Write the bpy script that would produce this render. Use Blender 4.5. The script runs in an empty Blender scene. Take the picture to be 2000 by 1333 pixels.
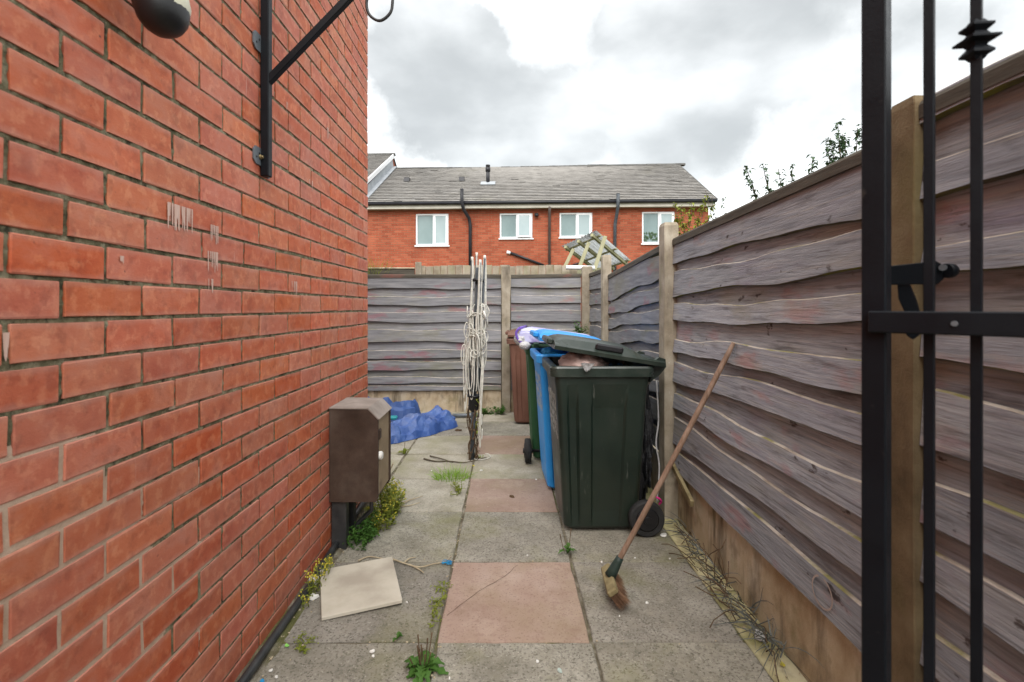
import bpy, bmesh, math, random
from mathutils import Vector, Matrix, noise, Euler
S = bpy.context.scene
COL = S.collection
R = math.radians
F, CX, CY, H = 955.0, 987.0, 600.0, 1.30          # focal length and principal point in photo pixels, eye height

# ------------------------------------------------------------------ camera, sky, sun
cd = bpy.data.cameras.new('camera'); cam = bpy.data.objects.new('camera', cd); COL.objects.link(cam)
cam.location = (0, 0, H); cam.rotation_euler = (R(90), 0, 0)
cd.sensor_width = 36; cd.lens = 36 * F / 2000
cd.shift_x = (1000 - CX) / 2000; cd.shift_y = -(666.5 - CY) / 2000
cd.clip_start = 0.02; cd.clip_end = 2000
cd.dof.use_dof = True; cd.dof.focus_distance = 3.4; cd.dof.aperture_fstop = 4.5
S.camera = cam
S.view_settings.view_transform = 'Standard'; S.view_settings.look = 'None'
S.view_settings.exposure = 1.6; S.view_settings.gamma = 1; S.view_settings.use_curve_mapping = False
SUN_EL, SUN_AZ = R(48), R(186)                     # azimuth clockwise from +Y

def L(r, g, b):
    f = lambda v: (v / 255 / 12.92) if v <= 10 else ((v / 255 + .055) / 1.055) ** 2.4
    return (f(r), f(g), f(b), 1)

w = bpy.data.worlds.new('World'); S.world = w; w.use_nodes = True
nt = w.node_tree; nt.nodes.clear(); N = nt.nodes; K = nt.links
def vmath(op, a, b=None):
    n = N.new('ShaderNodeVectorMath'); n.operation = op
    for i, v in enumerate((a, b)):
        if v is None: continue
        if hasattr(v, 'links'): K.new(v, n.inputs[i])
        else: n.inputs[i].default_value = v
    return n
def fmath(op, a, b=None):
    n = N.new('ShaderNodeMath'); n.operation = op
    for i, v in enumerate((a, b)):
        if v is None: continue
        if hasattr(v, 'links'): K.new(v, n.inputs[i])
        else: n.inputs[i].default_value = v
    return n.outputs[0]
def mrange(v, a, b, c=0., d=1.):
    n = N.new('ShaderNodeMapRange'); n.interpolation_type = 'SMOOTHSTEP'; K.new(v, n.inputs[0])
    for i, x in zip((1, 2, 3, 4), (a, b, c, d)): n.inputs[i].default_value = x
    return n.outputs[0]
sky = N.new('ShaderNodeTexSky'); sky.sky_type = 'NISHITA'; sky.sun_disc = False
sky.sun_elevation = SUN_EL; sky.sun_rotation = SUN_AZ; sky.air_density = 1.2; sky.dust_density = 2
tc = N.new('ShaderNodeTexCoord')
nz = N.new('ShaderNodeTexNoise'); nz.inputs['Scale'].default_value = 3.6; nz.inputs['Detail'].default_value = 9; nz.inputs['Roughness'].default_value = .66
K.new(tc.outputs['Generated'], nz.inputs['Vector'])
wv = vmath('SUBTRACT', nz.outputs['Color'], (.5, .5, .5)); wv = vmath('MULTIPLY', wv.outputs[0], (.20, .20, .20))
dirw = vmath('NORMALIZE', vmath('ADD', tc.outputs['Generated'], wv.outputs[0]).outputs[0]).outputs[0]
acc = None
def cdir(px, py): return Vector(((px - CX) / F, 1, (CY - py) / F)).normalized()
for px, py, rad, amp in [(850, 150, 120, .75), (900, 215, 130, .8), (1000, 235, 120, .75), (1090, 265, 90, .5), (1210, 275, 100, .7), (1340, 300, 100, .85),
                         (1220, 50, 120, .65), (1330, 60, 150, .8), (1470, 60, 150, .6), (1600, 90, 160, .4), (1540, 210, 150, .35), (1720, 260, 150, .4),
                         (1900, 150, 200, .55), (1950, -100, 260, .45), (600, -300, 320, .6), (1300, -600, 350, .6), (100, -100, 320, .5), (2400, 200, 300, .5)]:
    c0 = cdir(px, py); c2 = cdir(px + rad * 1.7, py)
    d = N.new('ShaderNodeVectorMath'); d.operation = 'DOT_PRODUCT'; K.new(dirw, d.inputs[0]); d.inputs[1].default_value = c0
    m = mrange(d.outputs['Value'], c0.dot(c2), 1.0, 0, amp)
    acc = m if acc is None else fmath('ADD', acc, m)
n2 = N.new('ShaderNodeTexNoise'); n2.inputs['Scale'].default_value = 3.7; n2.inputs['Detail'].default_value = 10; n2.inputs['Roughness'].default_value = .47
mp_ = N.new('ShaderNodeMapping'); mp_.inputs['Scale'].default_value = (1, 1, 1.9); K.new(tc.outputs['Generated'], mp_.inputs[0]); K.new(mp_.outputs[0], n2.inputs['Vector'])
cl_ = fmath('MINIMUM', acc, 1.0)
tot = fmath('ADD', cl_, fmath('MULTIPLY', fmath('SUBTRACT', n2.outputs['Fac'], .5), 2.0))
acc = mrange(tot, -.02, 1.38, 0, 1)
cm = N.new('ShaderNodeMix'); cm.data_type = 'RGBA'
K.new(acc, cm.inputs['Factor'])
cm.inputs['A'].default_value = (5.9, 6.0, 6.0, 1)      # bright thin cloud
cm.inputs['B'].default_value = (2.15, 2.23, 2.22, 1)       # thicker grey cloud
mx = N.new('ShaderNodeMix'); mx.data_type = 'RGBA'; mx.inputs['Factor'].default_value = .93
K.new(sky.outputs[0], mx.inputs['A']); K.new(cm.outputs['Result'], mx.inputs['B'])
bg = N.new('ShaderNodeBackground'); bg.inputs['Strength'].default_value = .10; K.new(mx.outputs['Result'], bg.inputs['Color'])
wo = N.new('ShaderNodeOutputWorld'); K.new(bg.outputs[0], wo.inputs[0])

sl = bpy.data.lights.new('sun', 'SUN'); sl.energy = 1.5; sl.angle = R(50); sl.color = (1, .97, .93)
so = bpy.data.objects.new('sun', sl); COL.objects.link(so)
sd = Vector((math.sin(SUN_AZ) * math.cos(SUN_EL), math.cos(SUN_AZ) * math.cos(SUN_EL), math.sin(SUN_EL)))
so.rotation_euler = sd.to_track_quat('Z', 'Y').to_euler()

# ------------------------------------------------------------------ helpers
def P(px, py, d): return Vector(((px - CX) / F * d, d, H + (CY - py) / F * d))   # photo point at real distance d
def G(px, py, z=0.): d = (H - z) * F / (py - CY); return Vector(((px - CX) / F * d, d, z))
def tag(o, label=None, cat=None, group=None, kind=None):
    for k, v in (('label', label), ('category', cat), ('group', group), ('kind', kind)):
        if v: o[k] = v
    return o
def empty(name, loc=(0, 0, 0), rz=0, label=None, cat=None, group=None):
    o = bpy.data.objects.new(name, None); COL.objects.link(o); o.empty_display_size = .05
    o.location = loc; o.rotation_euler = (0, 0, rz); return tag(o, label, cat, group)
def link(name, me, parent=None, loc=None, rot=None, scale=None):
    o = bpy.data.objects.new(name, me); COL.objects.link(o)
    if parent: o.parent = parent
    if loc is not None: o.location = loc
    if rot is not None: o.rotation_euler = rot
    if scale is not None: o.scale = scale
    return o
def mesh(bm, mats, smooth=False, name='m'):
    me = bpy.data.meshes.new(name); bm.to_mesh(me); bm.free()
    for m in (mats if isinstance(mats, (list, tuple)) else [mats]): me.materials.append(m)
    if smooth:
        for p in me.polygons: p.use_smooth = True
    return me
def mk(name, bm, mats, parent=None, smooth=False, **k): return link(name, mesh(bm, mats, smooth, name), parent, **k)
def B(): return bmesh.new()
def box(bm, a, b, bev=0, mi=0, M=None):
    a = Vector(a); b = Vector(b); c = (a + b) / 2; s = b - a
    r = bmesh.ops.create_cube(bm, size=1, matrix=Matrix.Translation(c) @ Matrix.Diagonal((abs(s.x), abs(s.y), abs(s.z), 1)))
    vs = r['verts']
    fs = list({f for v in vs for f in v.link_faces})
    for f in fs: f.material_index = mi
    if bev:
        es = list({e for v in vs for e in v.link_edges})
        rr = bmesh.ops.bevel(bm, geom=es, offset=bev, segments=1, affect='EDGES', profile=.5)
        vs = list({v for f in rr['faces'] for v in f.verts} | {v for v in vs if v.is_valid})
        for f in rr['faces']: f.material_index = mi
    if M is not None: bmesh.ops.transform(bm, matrix=M, verts=vs)
    return vs
def obox(bm, p, q, wx, wy, bev=0, up=(0, 0, 1), mi=0):
    """a bar from p to q with section wx by wy"""
    p = Vector(p); q = Vector(q); z = (q - p); Ln = z.length; z.normalize(); u = Vector(up)
    if abs(z.dot(u)) > .98: u = Vector((1, 0, 0))
    x = u.cross(z).normalized(); y = z.cross(x)
    M = Matrix((x, y, z)).transposed().to_4x4(); M.translation = p
    return box(bm, (-wx / 2, -wy / 2, 0), (wx / 2, wy / 2, Ln), bev, mi, M)
def tube(bm, pts, r, n=8, cap=True, mi=0):
    pts = [Vector(p) for p in pts]; rs = r if isinstance(r, (list, tuple)) else [r] * len(pts)
    rings = []; prev = None
    for i, p in enumerate(pts):
        t = (pts[min(i + 1, len(pts) - 1)] - pts[max(i - 1, 0)])
        if t.length < 1e-9: t = Vector((0, 0, 1))
        t.normalize()
        if prev is None:
            u = Vector((0, 0, 1)) if abs(t.z) < .9 else Vector((1, 0, 0))
            x = u.cross(t).normalized()
        else:
            x = (prev - t * prev.dot(t)); x = x.normalized() if x.length > 1e-6 else Vector((1, 0, 0)).cross(t).normalized()
        prev = x; y = t.cross(x)
        rings.append([bm.verts.new(p + (x * math.cos(a) + y * math.sin(a)) * rs[i]) for a in (2 * math.pi * k / n for k in range(n))])
    for a, b in zip(rings, rings[1:]):
        for k in range(n):
            f = bm.faces.new((a[k], a[(k + 1) % n], b[(k + 1) % n], b[k])); f.material_index = mi; f.smooth = True
    if cap:
        f = bm.faces.new(rings[0][::-1]); f.material_index = mi
        f = bm.faces.new(rings[-1]); f.material_index = mi
def prism(bm, poly, ax, a, b, mi=0):
    """polygon (list of 2-tuples) extruded along axis ax between a and b"""
    def v(p, t):
        return {0: (t, p[0], p[1]), 1: (p[0], t, p[1]), 2: (p[0], p[1], t)}[ax]
    A = [bm.verts.new(v(p, a)) for p in poly]; C = [bm.verts.new(v(p, b)) for p in poly]
    n = len(poly); fs = [bm.faces.new(A), bm.faces.new(C[::-1])]
    for i in range(n): fs.append(bm.faces.new((A[i], C[i], C[(i + 1) % n], A[(i + 1) % n])))
    for f in fs: f.material_index = mi
    bmesh.ops.recalc_face_normals(bm, faces=fs)
    return A + C
def smooth_path(pts, k=4):
    pts = [Vector(p) for p in pts]; out = []
    for i in range(len(pts) - 1):
        p0 = pts[max(i - 1, 0)]; p1 = pts[i]; p2 = pts[i + 1]; p3 = pts[min(i + 2, len(pts) - 1)]
        for j in range(k):
            t = j / k
            out.append(.5 * ((2 * p1) + (p2 - p0) * t + (2 * p0 - 5 * p1 + 4 * p2 - p3) * t * t + (3 * p1 - p0 - 3 * p2 + p3) * t ** 3))
    out.append(pts[-1]); return out
def leaf(bm, p, d, up, ln, wd, bend=.25, mi=0):
    """a folded leaf of four faces"""
    d = Vector(d).normalized(); up = Vector(up); s = d.cross(up)
    if s.length < 1e-4: s = d.cross(Vector((1, 0, .1)))
    s.normalize(); n = s.cross(d)
    p = Vector(p); a = bm.verts.new(p); m = bm.verts.new(p + d * ln * .5 - n * ln * .0)
    t = bm.verts.new(p + d * ln - n * ln * bend)
    l = bm.verts.new(p + d * ln * .45 + s * wd / 2 + n * wd * .18); r = bm.verts.new(p + d * ln * .45 - s * wd / 2 + n * wd * .18)
    for q in ((a, m, l), (m, t, l), (a, r, m), (m, r, t)):
        f = bm.faces.new(q); f.material_index = mi
def blade(bm, p, d, ln, wd, droop=.4, k=4):
    d = Vector(d).normalized(); s = d.cross(Vector((random.uniform(-1, 1), random.uniform(-1, 1), .2))).normalized()
    prev = None; q = Vector(p)
    for i in range(k + 1):
        ww = wd * (1 - i / k) ** .7 / 2 + .0002
        a, b = bm.verts.new(q + s * ww), bm.verts.new(q - s * ww)
        if prev: bm.faces.new((prev[0], a, b, prev[1]))
        prev = (a, b); q = q + d * ln / k; d = (d + Vector((d.x, d.y, 0)) * droop / k * 1.2 - Vector((0, 0, droop * (i + 1) / k / k * 1.6))).normalized()

# ------------------------------------------------------------------ materials
def mat(name, cols, scale=4, stretch=(1, 1, 1), rough=.8, bump=.25, bscale=60, bdist=.004, layers=(), rnd=0., spec=.3, detail=8,
        metal=0., world=False, rr=0., tone=False, hue=0., trans=0., attr=False):
    m = bpy.data.materials.new(name); m.use_nodes = True
    t = m.node_tree; n = t.nodes; k = t.links; bs = n['Principled BSDF']
    tcn = n.new('ShaderNodeTexCoord')
    if world:
        g = n.new('ShaderNodeNewGeometry'); vec = g.outputs['Position']
    else:
        oi = n.new('ShaderNodeObjectInfo'); ml = n.new('ShaderNodeMath'); ml.operation = 'MULTIPLY'; ml.inputs[1].default_value = 37.
        k.new(oi.outputs['Random'], ml.inputs[0]); ad = n.new('ShaderNodeVectorMath'); ad.operation = 'ADD'
        k.new(tcn.outputs['Object'], ad.inputs[0]); k.new(ml.outputs[0], ad.inputs[1]); vec = ad.outputs[0]
    def noi(sc, st, det=detail, ro=.6, off=0):
        mp = n.new('ShaderNodeMapping'); mp.inputs['Scale'].default_value = st; mp.inputs['Location'].default_value = (off, off * .7, off * .3)
        k.new(vec, mp.inputs[0]); q = n.new('ShaderNodeTexNoise'); q.inputs['Scale'].default_value = sc; q.inputs['Detail'].default_value = det
        q.inputs['Roughness'].default_value = ro; k.new(mp.outputs[0], q.inputs['Vector']); return q.outputs['Fac']
    f = noi(scale, stretch)
    rp = n.new('ShaderNodeValToRGB'); k.new(f, rp.inputs[0])
    e = rp.color_ramp.elements
    while len(e) > 1: e.remove(e[0])
    for i, c in enumerate(cols):
        pos = .3 + .4 * i / max(1, len(cols) - 1)
        if i == 0: e[0].position = pos; e[0].color = c
        else: q = e.new(pos); q.color = c
    col = rp.outputs[0]
    for i, ly in enumerate(layers):     # (colour, scale, lo, hi, stretch, amount)
        c, sc, lo, hi = ly[:4]; st = ly[4] if len(ly) > 4 else (1, 1, 1); am = ly[5] if len(ly) > 5 else 1
        q = n.new('ShaderNodeMapRange'); q.inputs[1].default_value = lo; q.inputs[2].default_value = hi; q.inputs[4].default_value = am
        k.new(noi(sc, st, off=3.1 + i * 5.3), q.inputs[0])
        fac = q.outputs[0]
        if len(ly) > 6:     # limited to a range of world height (z0 full, z1 none)
            gg = n.new('ShaderNodeNewGeometry'); sx = n.new('ShaderNodeSeparateXYZ'); k.new(gg.outputs['Position'], sx.inputs[0])
            q2 = n.new('ShaderNodeMapRange'); q2.inputs[1].default_value = ly[6][0]; q2.inputs[2].default_value = ly[6][1]
            q2.inputs[3].default_value = 1; q2.inputs[4].default_value = 0; k.new(sx.outputs['Z'], q2.inputs[0])
            mm = n.new('ShaderNodeMath'); mm.operation = 'MULTIPLY'; k.new(fac, mm.inputs[0]); k.new(q2.outputs[0], mm.inputs[1]); fac = mm.outputs[0]
        x = n.new('ShaderNodeMix'); x.data_type = 'RGBA'; k.new(fac, x.inputs['Factor']); k.new(col, x.inputs['A']); x.inputs['B'].default_value = c
        col = x.outputs['Result']
    if rnd or hue:
        oi2 = n.new('ShaderNodeObjectInfo'); rv = oi2.outputs['Random']
        if tone:
            at = n.new('ShaderNodeAttribute'); at.attribute_name = 'tone'; a2 = n.new('ShaderNodeMath'); a2.operation = 'ADD'
            k.new(rv, a2.inputs[0]); k.new(at.outputs['Fac'], a2.inputs[1]); a3 = n.new('ShaderNodeMath'); a3.operation = 'FRACT'; k.new(a2.outputs[0], a3.inputs[0]); rv = a3.outputs[0]
        hs = n.new('ShaderNodeHueSaturation'); k.new(col, hs.inputs['Color'])
        q = n.new('ShaderNodeMapRange'); q.inputs[3].default_value = 1 - rnd; q.inputs[4].default_value = 1 + rnd; k.new(rv, q.inputs[0]); k.new(q.outputs[0], hs.inputs['Value'])
        w2 = n.new('ShaderNodeMath'); w2.operation = 'MULTIPLY'; w2.inputs[1].default_value = 7.31; k.new(rv, w2.inputs[0])
        w3 = n.new('ShaderNodeMath'); w3.operation = 'FRACT'; k.new(w2.outputs[0], w3.inputs[0])
        q = n.new('ShaderNodeMapRange'); q.inputs[3].default_value = .5 - hue; q.inputs[4].default_value = .5 + hue; k.new(w3.outputs[0], q.inputs[0]); k.new(q.outputs[0], hs.inputs['Hue'])
        w4 = n.new('ShaderNodeMath'); w4.operation = 'MULTIPLY'; w4.inputs[1].default_value = 3.77; k.new(w3.outputs[0], w4.inputs[0])
        w5 = n.new('ShaderNodeMath'); w5.operation = 'FRACT'; k.new(w4.outputs[0], w5.inputs[0])
        q = n.new('ShaderNodeMapRange'); q.inputs[3].default_value = 1 - rnd * .9; q.inputs[4].default_value = 1 + rnd * .7; k.new(w5.outputs[0], q.inputs[0]); k.new(q.outputs[0], hs.inputs['Saturation'])
        col = hs.outputs[0]
    k.new(col, bs.inputs['Base Color'])
    bs.inputs['Roughness'].default_value = rough; bs.inputs['Specular IOR Level'].default_value = spec; bs.inputs['Metallic'].default_value = metal
    if rr:
        q = n.new('ShaderNodeMapRange'); q.inputs[1].default_value = .3; q.inputs[2].default_value = .7; q.inputs[3].default_value = rough - rr; q.inputs[4].default_value = rough + rr
        k.new(noi(scale * 2, stretch, off=11), q.inputs[0]); k.new(q.outputs[0], bs.inputs['Roughness'])
    if bump:
        bn = n.new('ShaderNodeBump'); bn.inputs['Strength'].default_value = bump; bn.inputs['Distance'].default_value = bdist
        k.new(noi(bscale, stretch, 6, .7, 20), bn.inputs['Height']); k.new(bn.outputs[0], bs.inputs['Normal'])
    if trans:
        tr = n.new('ShaderNodeBsdfTranslucent'); k.new(col, tr.inputs[0]); ms = n.new('ShaderNodeMixShader'); ms.inputs[0].default_value = trans
        k.new(bs.outputs[0], ms.inputs[1]); k.new(tr.outputs[0], ms.inputs[2]); k.new(ms.outputs[0], n['Material Output'].inputs[0])
    m['col'] = 0
    return m
C = lambda *a: (a[0], a[1], a[2], 1)
brickM = mat('pressed red brick', [C(.40, .086, .038), C(.48, .124, .057), C(.48, .162, .098)], 9, (1, 1, 1.6), .68, .55, 120, .0022,
             [(C(.48, .22, .155), 3.5, .54, .75, (1, 1, .6), .5), (C(.62, .23, .12), 30, .52, .62, (1, 1, 1), .5), (C(.26, .06, .03), 24, .54, .64, (1, 1, 1), .42), (C(.17, .05, .035), 5, .62, .74, (1, 1, 1), .35), (C(.20, .055, .035), 9, .58, .78, (1, 1, 1), .55), (C(.10, .04, .03), 60, .68, .74, (1, 1, 1), .8), (C(.62, .42, .34), 14, .69, .77, (2.5, 2.5, .25), .45),
              (C(.16, .035, .02), 1.3, .2, .5, (1, 1, 1), .22, (.2, 1.2))], rnd=.085, hue=.004, tone=True, spec=.4)
def bloom(m):        # pale firing bloom along the upper and lower edges of each brick
    n = m.node_tree.nodes; k = m.node_tree.links; bs = n['Principled BSDF']; src = bs.inputs['Base Color'].links[0].from_socket
    a = n.new('ShaderNodeAttribute'); a.attribute_name = 'lz'; b = n.new('ShaderNodeMath'); b.operation = 'ABSOLUTE'; k.new(a.outputs['Fac'], b.inputs[0])
    t = n.new('ShaderNodeTexCoord'); z = n.new('ShaderNodeTexNoise'); z.inputs['Scale'].default_value = 14; z.inputs['Detail'].default_value = 5; k.new(t.outputs['Object'], z.inputs[0])
    c = n.new('ShaderNodeMath'); c.operation = 'MULTIPLY_ADD'; k.new(z.outputs[0], c.inputs[0]); c.inputs[1].default_value = .7; k.new(b.outputs[0], c.inputs[2])
    q = n.new('ShaderNodeMapRange'); q.inputs[1].default_value = .98; q.inputs[2].default_value = 1.36; q.inputs[4].default_value = .38; k.new(c.outputs[0], q.inputs[0])
    x = n.new('ShaderNodeMix'); x.data_type = 'RGBA'; k.new(q.outputs[0], x.inputs['Factor']); k.new(src, x.inputs['A']); x.inputs['B'].default_value = C(.50, .27, .21); k.new(x.outputs['Result'], bs.inputs['Base Color'])
bloom(brickM)
mortarM = mat('old mossy mortar', [C(.09, .085, .045), C(.20, .18, .105), C(.38, .34, .23)], 22, rough=.95, bump=1, bscale=90, bdist=.01, layers=[(C(.05, .05, .03), 30, .54, .66), (C(.40, .36, .25), 45, .62, .7, (1, 1, 1), .7)], world=True)
newmortM = mat('fresh tan pointing mortar', [C(.42, .29, .205), C(.54, .40, .30)], 18, rough=.95, bump=.6, bscale=80, bdist=.006, world=True)
woodM = mat('weathered fence board', [C(.180, .186, .205), C(.275, .285, .312), C(.37, .38, .405)], 9, (.40, 3, 7), .85, .9, 34, .004,
            [(C(.34, .13, .115), 3.2, .59, .68, (.7, 1, 2.0), .5), (C(.25, .22, .14), 2.6, .54, .7, (.7, 1, 2), .5), (C(.23, .20, .26), 2.2, .55, .68, (.7, 1, 2), .6), (C(.07, .06, .06), 7, .56, .70, (.6, 1, 4), .65), (C(.40, .37, .33), 34, .56, .68, (.10, 2, 3), .55), (C(.08, .065, .06), 30, .60, .70, (.10, 2, 3), .5),
             (C(.05, .035, .03), 10, .655, .69, (.8, 1, 1.5), .85), (C(.38, .36, .35), 60, .56, .66, (.05, 2, 2), .5), (C(.07, .06, .06), 70, .58, .66, (.05, 2, 2), .55)], rnd=.17, hue=.012, spec=.2)
woodgM = mat('grey weathered fence board', [C(.13, .13, .14), C(.20, .20, .21), C(.27, .265, .27)], 7, (.45, 3, 6), .85, .6, 30, .004,
             [(C(.26, .10, .12), 3.2, .58, .66, (.7, 1, 2.0), .6), (C(.19, .18, .11), 2.4, .52, .7, (.7, 1, 2), .5), (C(.07, .07, .075), 5, .60, .78, (.6, 1, 4), .6), (C(.36, .34, .32), 30, .62, .72, (.12, 2, 3), .5), (C(.12, .13, .04), 3, .5, .7, (1, 1, 1), .5, (.3, .8))], rnd=.12, hue=.01, spec=.2)
edgeM = mat('pale sawn lit board edge', [C(.22, .18, .14), C(.46, .40, .33), C(.58, .54, .48)], 14, (.6, 1, 1), .9, .4, 60, layers=[(C(.20, .19, .04), 4, .52, .62, (1, 1, 1), .8)])  # sawn wood, made paler for the light caught on top edges
lowM = mat('mossy shaded lower board edge', [C(.05, .045, .035), C(.11, .10, .06)], 12, (.6, 1, 1), .95, .4, 60, layers=[(C(.17, .18, .03), 3, .52, .64, (1, 1, 1), .8)])  # dark base paints the shadow line under each board; the green is moss
capM = mat('dark fence cap', [C(.05, .043, .033), C(.105, .092, .072)], 9, (.5, 3, 5), .9, .5, 40, layers=[(C(.28, .07, .06), 2, .6, .72, (1, 1, 1), .5)])
concM = mat('tan weathered concrete', [C(.20, .165, .115), C(.31, .265, .20), C(.40, .355, .28)], 7, rough=.95, bump=.7, bscale=120, bdist=.004,
            layers=[(C(.09, .075, .055), 3.5, .53, .72, (2, 2, .5), .75), (C(.16, .17, .05), 4, .52, .7, (1, 1, .6), .6), (C(.5, .45, .38), 60, .66, .72)], rnd=.06)
gravM = mat('stained gravel board', [C(.33, .24, .14), C(.47, .38, .26), C(.56, .49, .38)], 3.5, (1.5, 1, 1), .92, .5, 90, .004,
            [(C(.06, .045, .028), 2.8, .52, .66, (2.6, 1, .35), .85), (C(.14, .10, .06), 9, .52, .68, (1, 1, .6), .6), (C(.13, .12, .03), 5, .55, .72, (1, 1, 1), .6), (C(.48, .42, .33), 2, .60, .78, (1, 1, 1), .7)], rnd=.05)
slabM = mat('grey concrete paving', [C(.185, .168, .132), C(.26, .238, .195), C(.34, .315, .262)], 5, rough=.92, bump=.8, bscale=160, bdist=.004,
            layers=[(C(.09, .08, .06), 105, .53, .61, (1, 1, 1), .8), (C(.13, .12, .095), 42, .53, .64, (1, 1, 1), .55), (C(.42, .39, .33), 70, .60, .66, (1, 1, 1), .6), (C(.30, .27, .21), 11, .5, .72, (1, 1, 1), .5), (C(.13, .115, .08), 6, .56, .72, (1, 1, 1), .5), (C(.17, .165, .06), 2.6, .5, .72, (1, 1, 1), .65), (C(.42, .40, .34), 90, .63, .70, (1, 1, 1), .7), (C(.11, .10, .08), 1.5, .52, .75, (1, 1, 1), .55)], rnd=.10, hue=.006)
slabbM = mat('beige concrete paving', [C(.27, .24, .185), C(.35, .318, .255), C(.42, .385, .315)], 5, rough=.92, bump=.6, bscale=160, bdist=.003,
             layers=[(C(.14, .13, .10), 110, .54, .62, (1, 1, 1), .65), (C(.20, .18, .14), 40, .54, .66, (1, 1, 1), .5), (C(.19, .165, .12), 6, .55, .72, (1, 1, 1), .5), (C(.20, .19, .08), 2.2, .48, .7, (1, 1, 1), .6), (C(.46, .43, .36), 90, .64, .70, (1, 1, 1), .7)], rnd=.08)
slabpM = mat('faded red paving', [C(.26, .18, .14), C(.31, .222, .177), C(.36, .275, .228)], 3, rough=.9, bump=.4, bscale=170, bdist=.003,
             layers=[(C(.24, .18, .11), 1.9, .46, .66, (1, 1, 1), .7), (C(.40, .31, .25), 5, .54, .7, (1, 1, 1), .5), (C(.15, .095, .07), 110, .57, .64, (1, 1, 1), .55), (C(.23, .15, .12), 38, .54, .66, (1, 1, 1), .5), (C(.21, .14, .10), 7, .55, .72, (1, 1, 1), .5), (C(.45, .36, .29), 60, .66, .72, (1, 1, 1), .6)], rnd=.05)
bedM = mat('dirt and old joint mortar', [C(.08, .065, .04), C(.19, .16, .11), C(.38, .34, .27)], 12, rough=1, bump=1, bscale=90, bdist=.02, layers=[(C(.13, .14, .03), 3, .5, .62, (1, 1, 1), .7)], world=True)
groundM = mat('earth and rough grass', [C(.06, .055, .03), C(.08, .09, .035)], 3, rough=1, bump=.5, world=True)
blackM = mat('black painted steel', [C(.002, .003, .005), C(.004, .006, .009)], 8, rough=.5, bump=.15, bscale=150, rr=.08, spec=.22, layers=[(C(.03, .028, .026), 20, .66, .74)])
blackmatM = mat('black plastic', [C(.008, .008, .009), C(.014, .014, .016)], 8, rough=.42, bump=.1, bscale=150, spec=.4)
zincM = mat('grey galvanised plate', [C(.10, .115, .13), C(.17, .185, .20)], 14, rough=.55, bump=.2, spec=.5, metal=.3)
brassM = mat('brass screw', [C(.30, .22, .10), C(.42, .33, .18)], 14, rough=.4, metal=.7)
creamM = mat('cream plastic', [C(.50, .48, .36), C(.62, .60, .48)], 8, rough=.5, bump=.05)
pipeM = mat('dusty black pipe', [C(.015, .016, .018), C(.05, .05, .048)], 10, rough=.4, bump=.15, rr=.1)
boxsM = mat('dark brown moulded casing', [C(.030, .017, .011), C(.055, .034, .024), C(.085, .058, .044)], 6, rough=.55, bump=.35, bscale=140, layers=[(C(.16, .13, .105), 5, .55, .78, (1, 1, 1), .35)], rr=.12)
boxtM = mat('dusty casing roof', [C(.20, .165, .14), C(.33, .285, .25)], 9, rough=.8, bump=.3)
boxdM = mat('faded tan casing door', [C(.22, .16, .095), C(.34, .26, .17)], 5, rough=.7, bump=.2, layers=[(C(.06, .04, .03), 3, .58, .7)])
boardM = mat('dirty white board', [C(.34, .30, .24), C(.46, .42, .34), C(.52, .48, .40)], 3.5, rough=.75, bump=.2, layers=[(C(.30, .25, .17), 3, .58, .8, (1, 1, 1), .6), (C(.10, .08, .06), 26, .72, .76)])
tarpM = mat('blue tarpaulin', [C(.022, .062, .22), C(.038, .092, .30), C(.08, .15, .37)], 5, rough=.38, bump=.5, bscale=25, bdist=.01, layers=[(C(.26, .30, .42), 3, .55, .75, (1, 1, 1), .5)], spec=.5)
tarpdM = mat('folded dark blue sheet', [C(.02, .06, .19), C(.05, .10, .27)], 5, rough=.45, bump=.2)
tealM = mat('teal plastic', [C(.02, .24, .27), C(.04, .32, .34)], 5, rough=.5)
dgreenM = mat('dark green bin plastic', [C(.006, .013, .010), C(.011, .020, .015), C(.016, .025, .019)], 3, rough=.36, bump=.12, bscale=60, rr=.08, layers=[(C(.05, .052, .042), 4, .54, .85, (1, 1, .4), .45), (C(.022, .026, .016), 1.6, .45, .75, (1, 1, 1), .6), (C(.10, .105, .09), 40, .64, .72, (1, 1, .12), .6)], spec=.5)
dgridM = mat('greyed green lid plastic', [C(.010, .018, .014), C(.020, .030, .024), C(.045, .053, .045)], 5, rough=.33, bump=.12, bscale=60, rr=.1, spec=.5)
mgreenM = mat('mid green bin plastic', [C(.020, .075, .030), C(.035, .105, .045)], 4, rough=.5, bump=.15, layers=[(C(.10, .13, .08), 3, .55, .8, (1, 1, .5), .5)])
bluM = mat('bright blue bin plastic', [C(.010, .21, .60), C(.02, .29, .70)], 3, rough=.42, bump=.1, layers=[(C(.12, .34, .60), 3, .55, .8, (1, 1, .5), .5)], spec=.5)
brownM = mat('brown bin plastic', [C(.10, .045, .03), C(.16, .075, .052)], 4, rough=.6, bump=.15, layers=[(C(.22, .15, .12), 4, .55, .8, (1, 1, .5), .5)])
tyreM = mat('black rubber wheel', [C(.012, .012, .012), C(.03, .03, .03)], 12, rough=.75, bump=.2)
paintM = mat('worn white stencil paint', [C(.45, .45, .42), C(.65, .65, .62)], 40, rough=.7)
bagM = mat('white plastic bag', [C(.50, .50, .50), C(.75, .74, .74)], 6, rough=.4, bump=.6, bscale=30, bdist=.01, trans=.25)
lilM = mat('lilac plastic sheet', [C(.38, .36, .62), C(.62, .64, .82)], 4, rough=.35, bump=.2, layers=[(C(.16, .09, .42), 3, .58, .66)])
purM = mat('purple plastic rim', [C(.13, .07, .36), C(.20, .12, .48)], 5, rough=.35)
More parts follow.
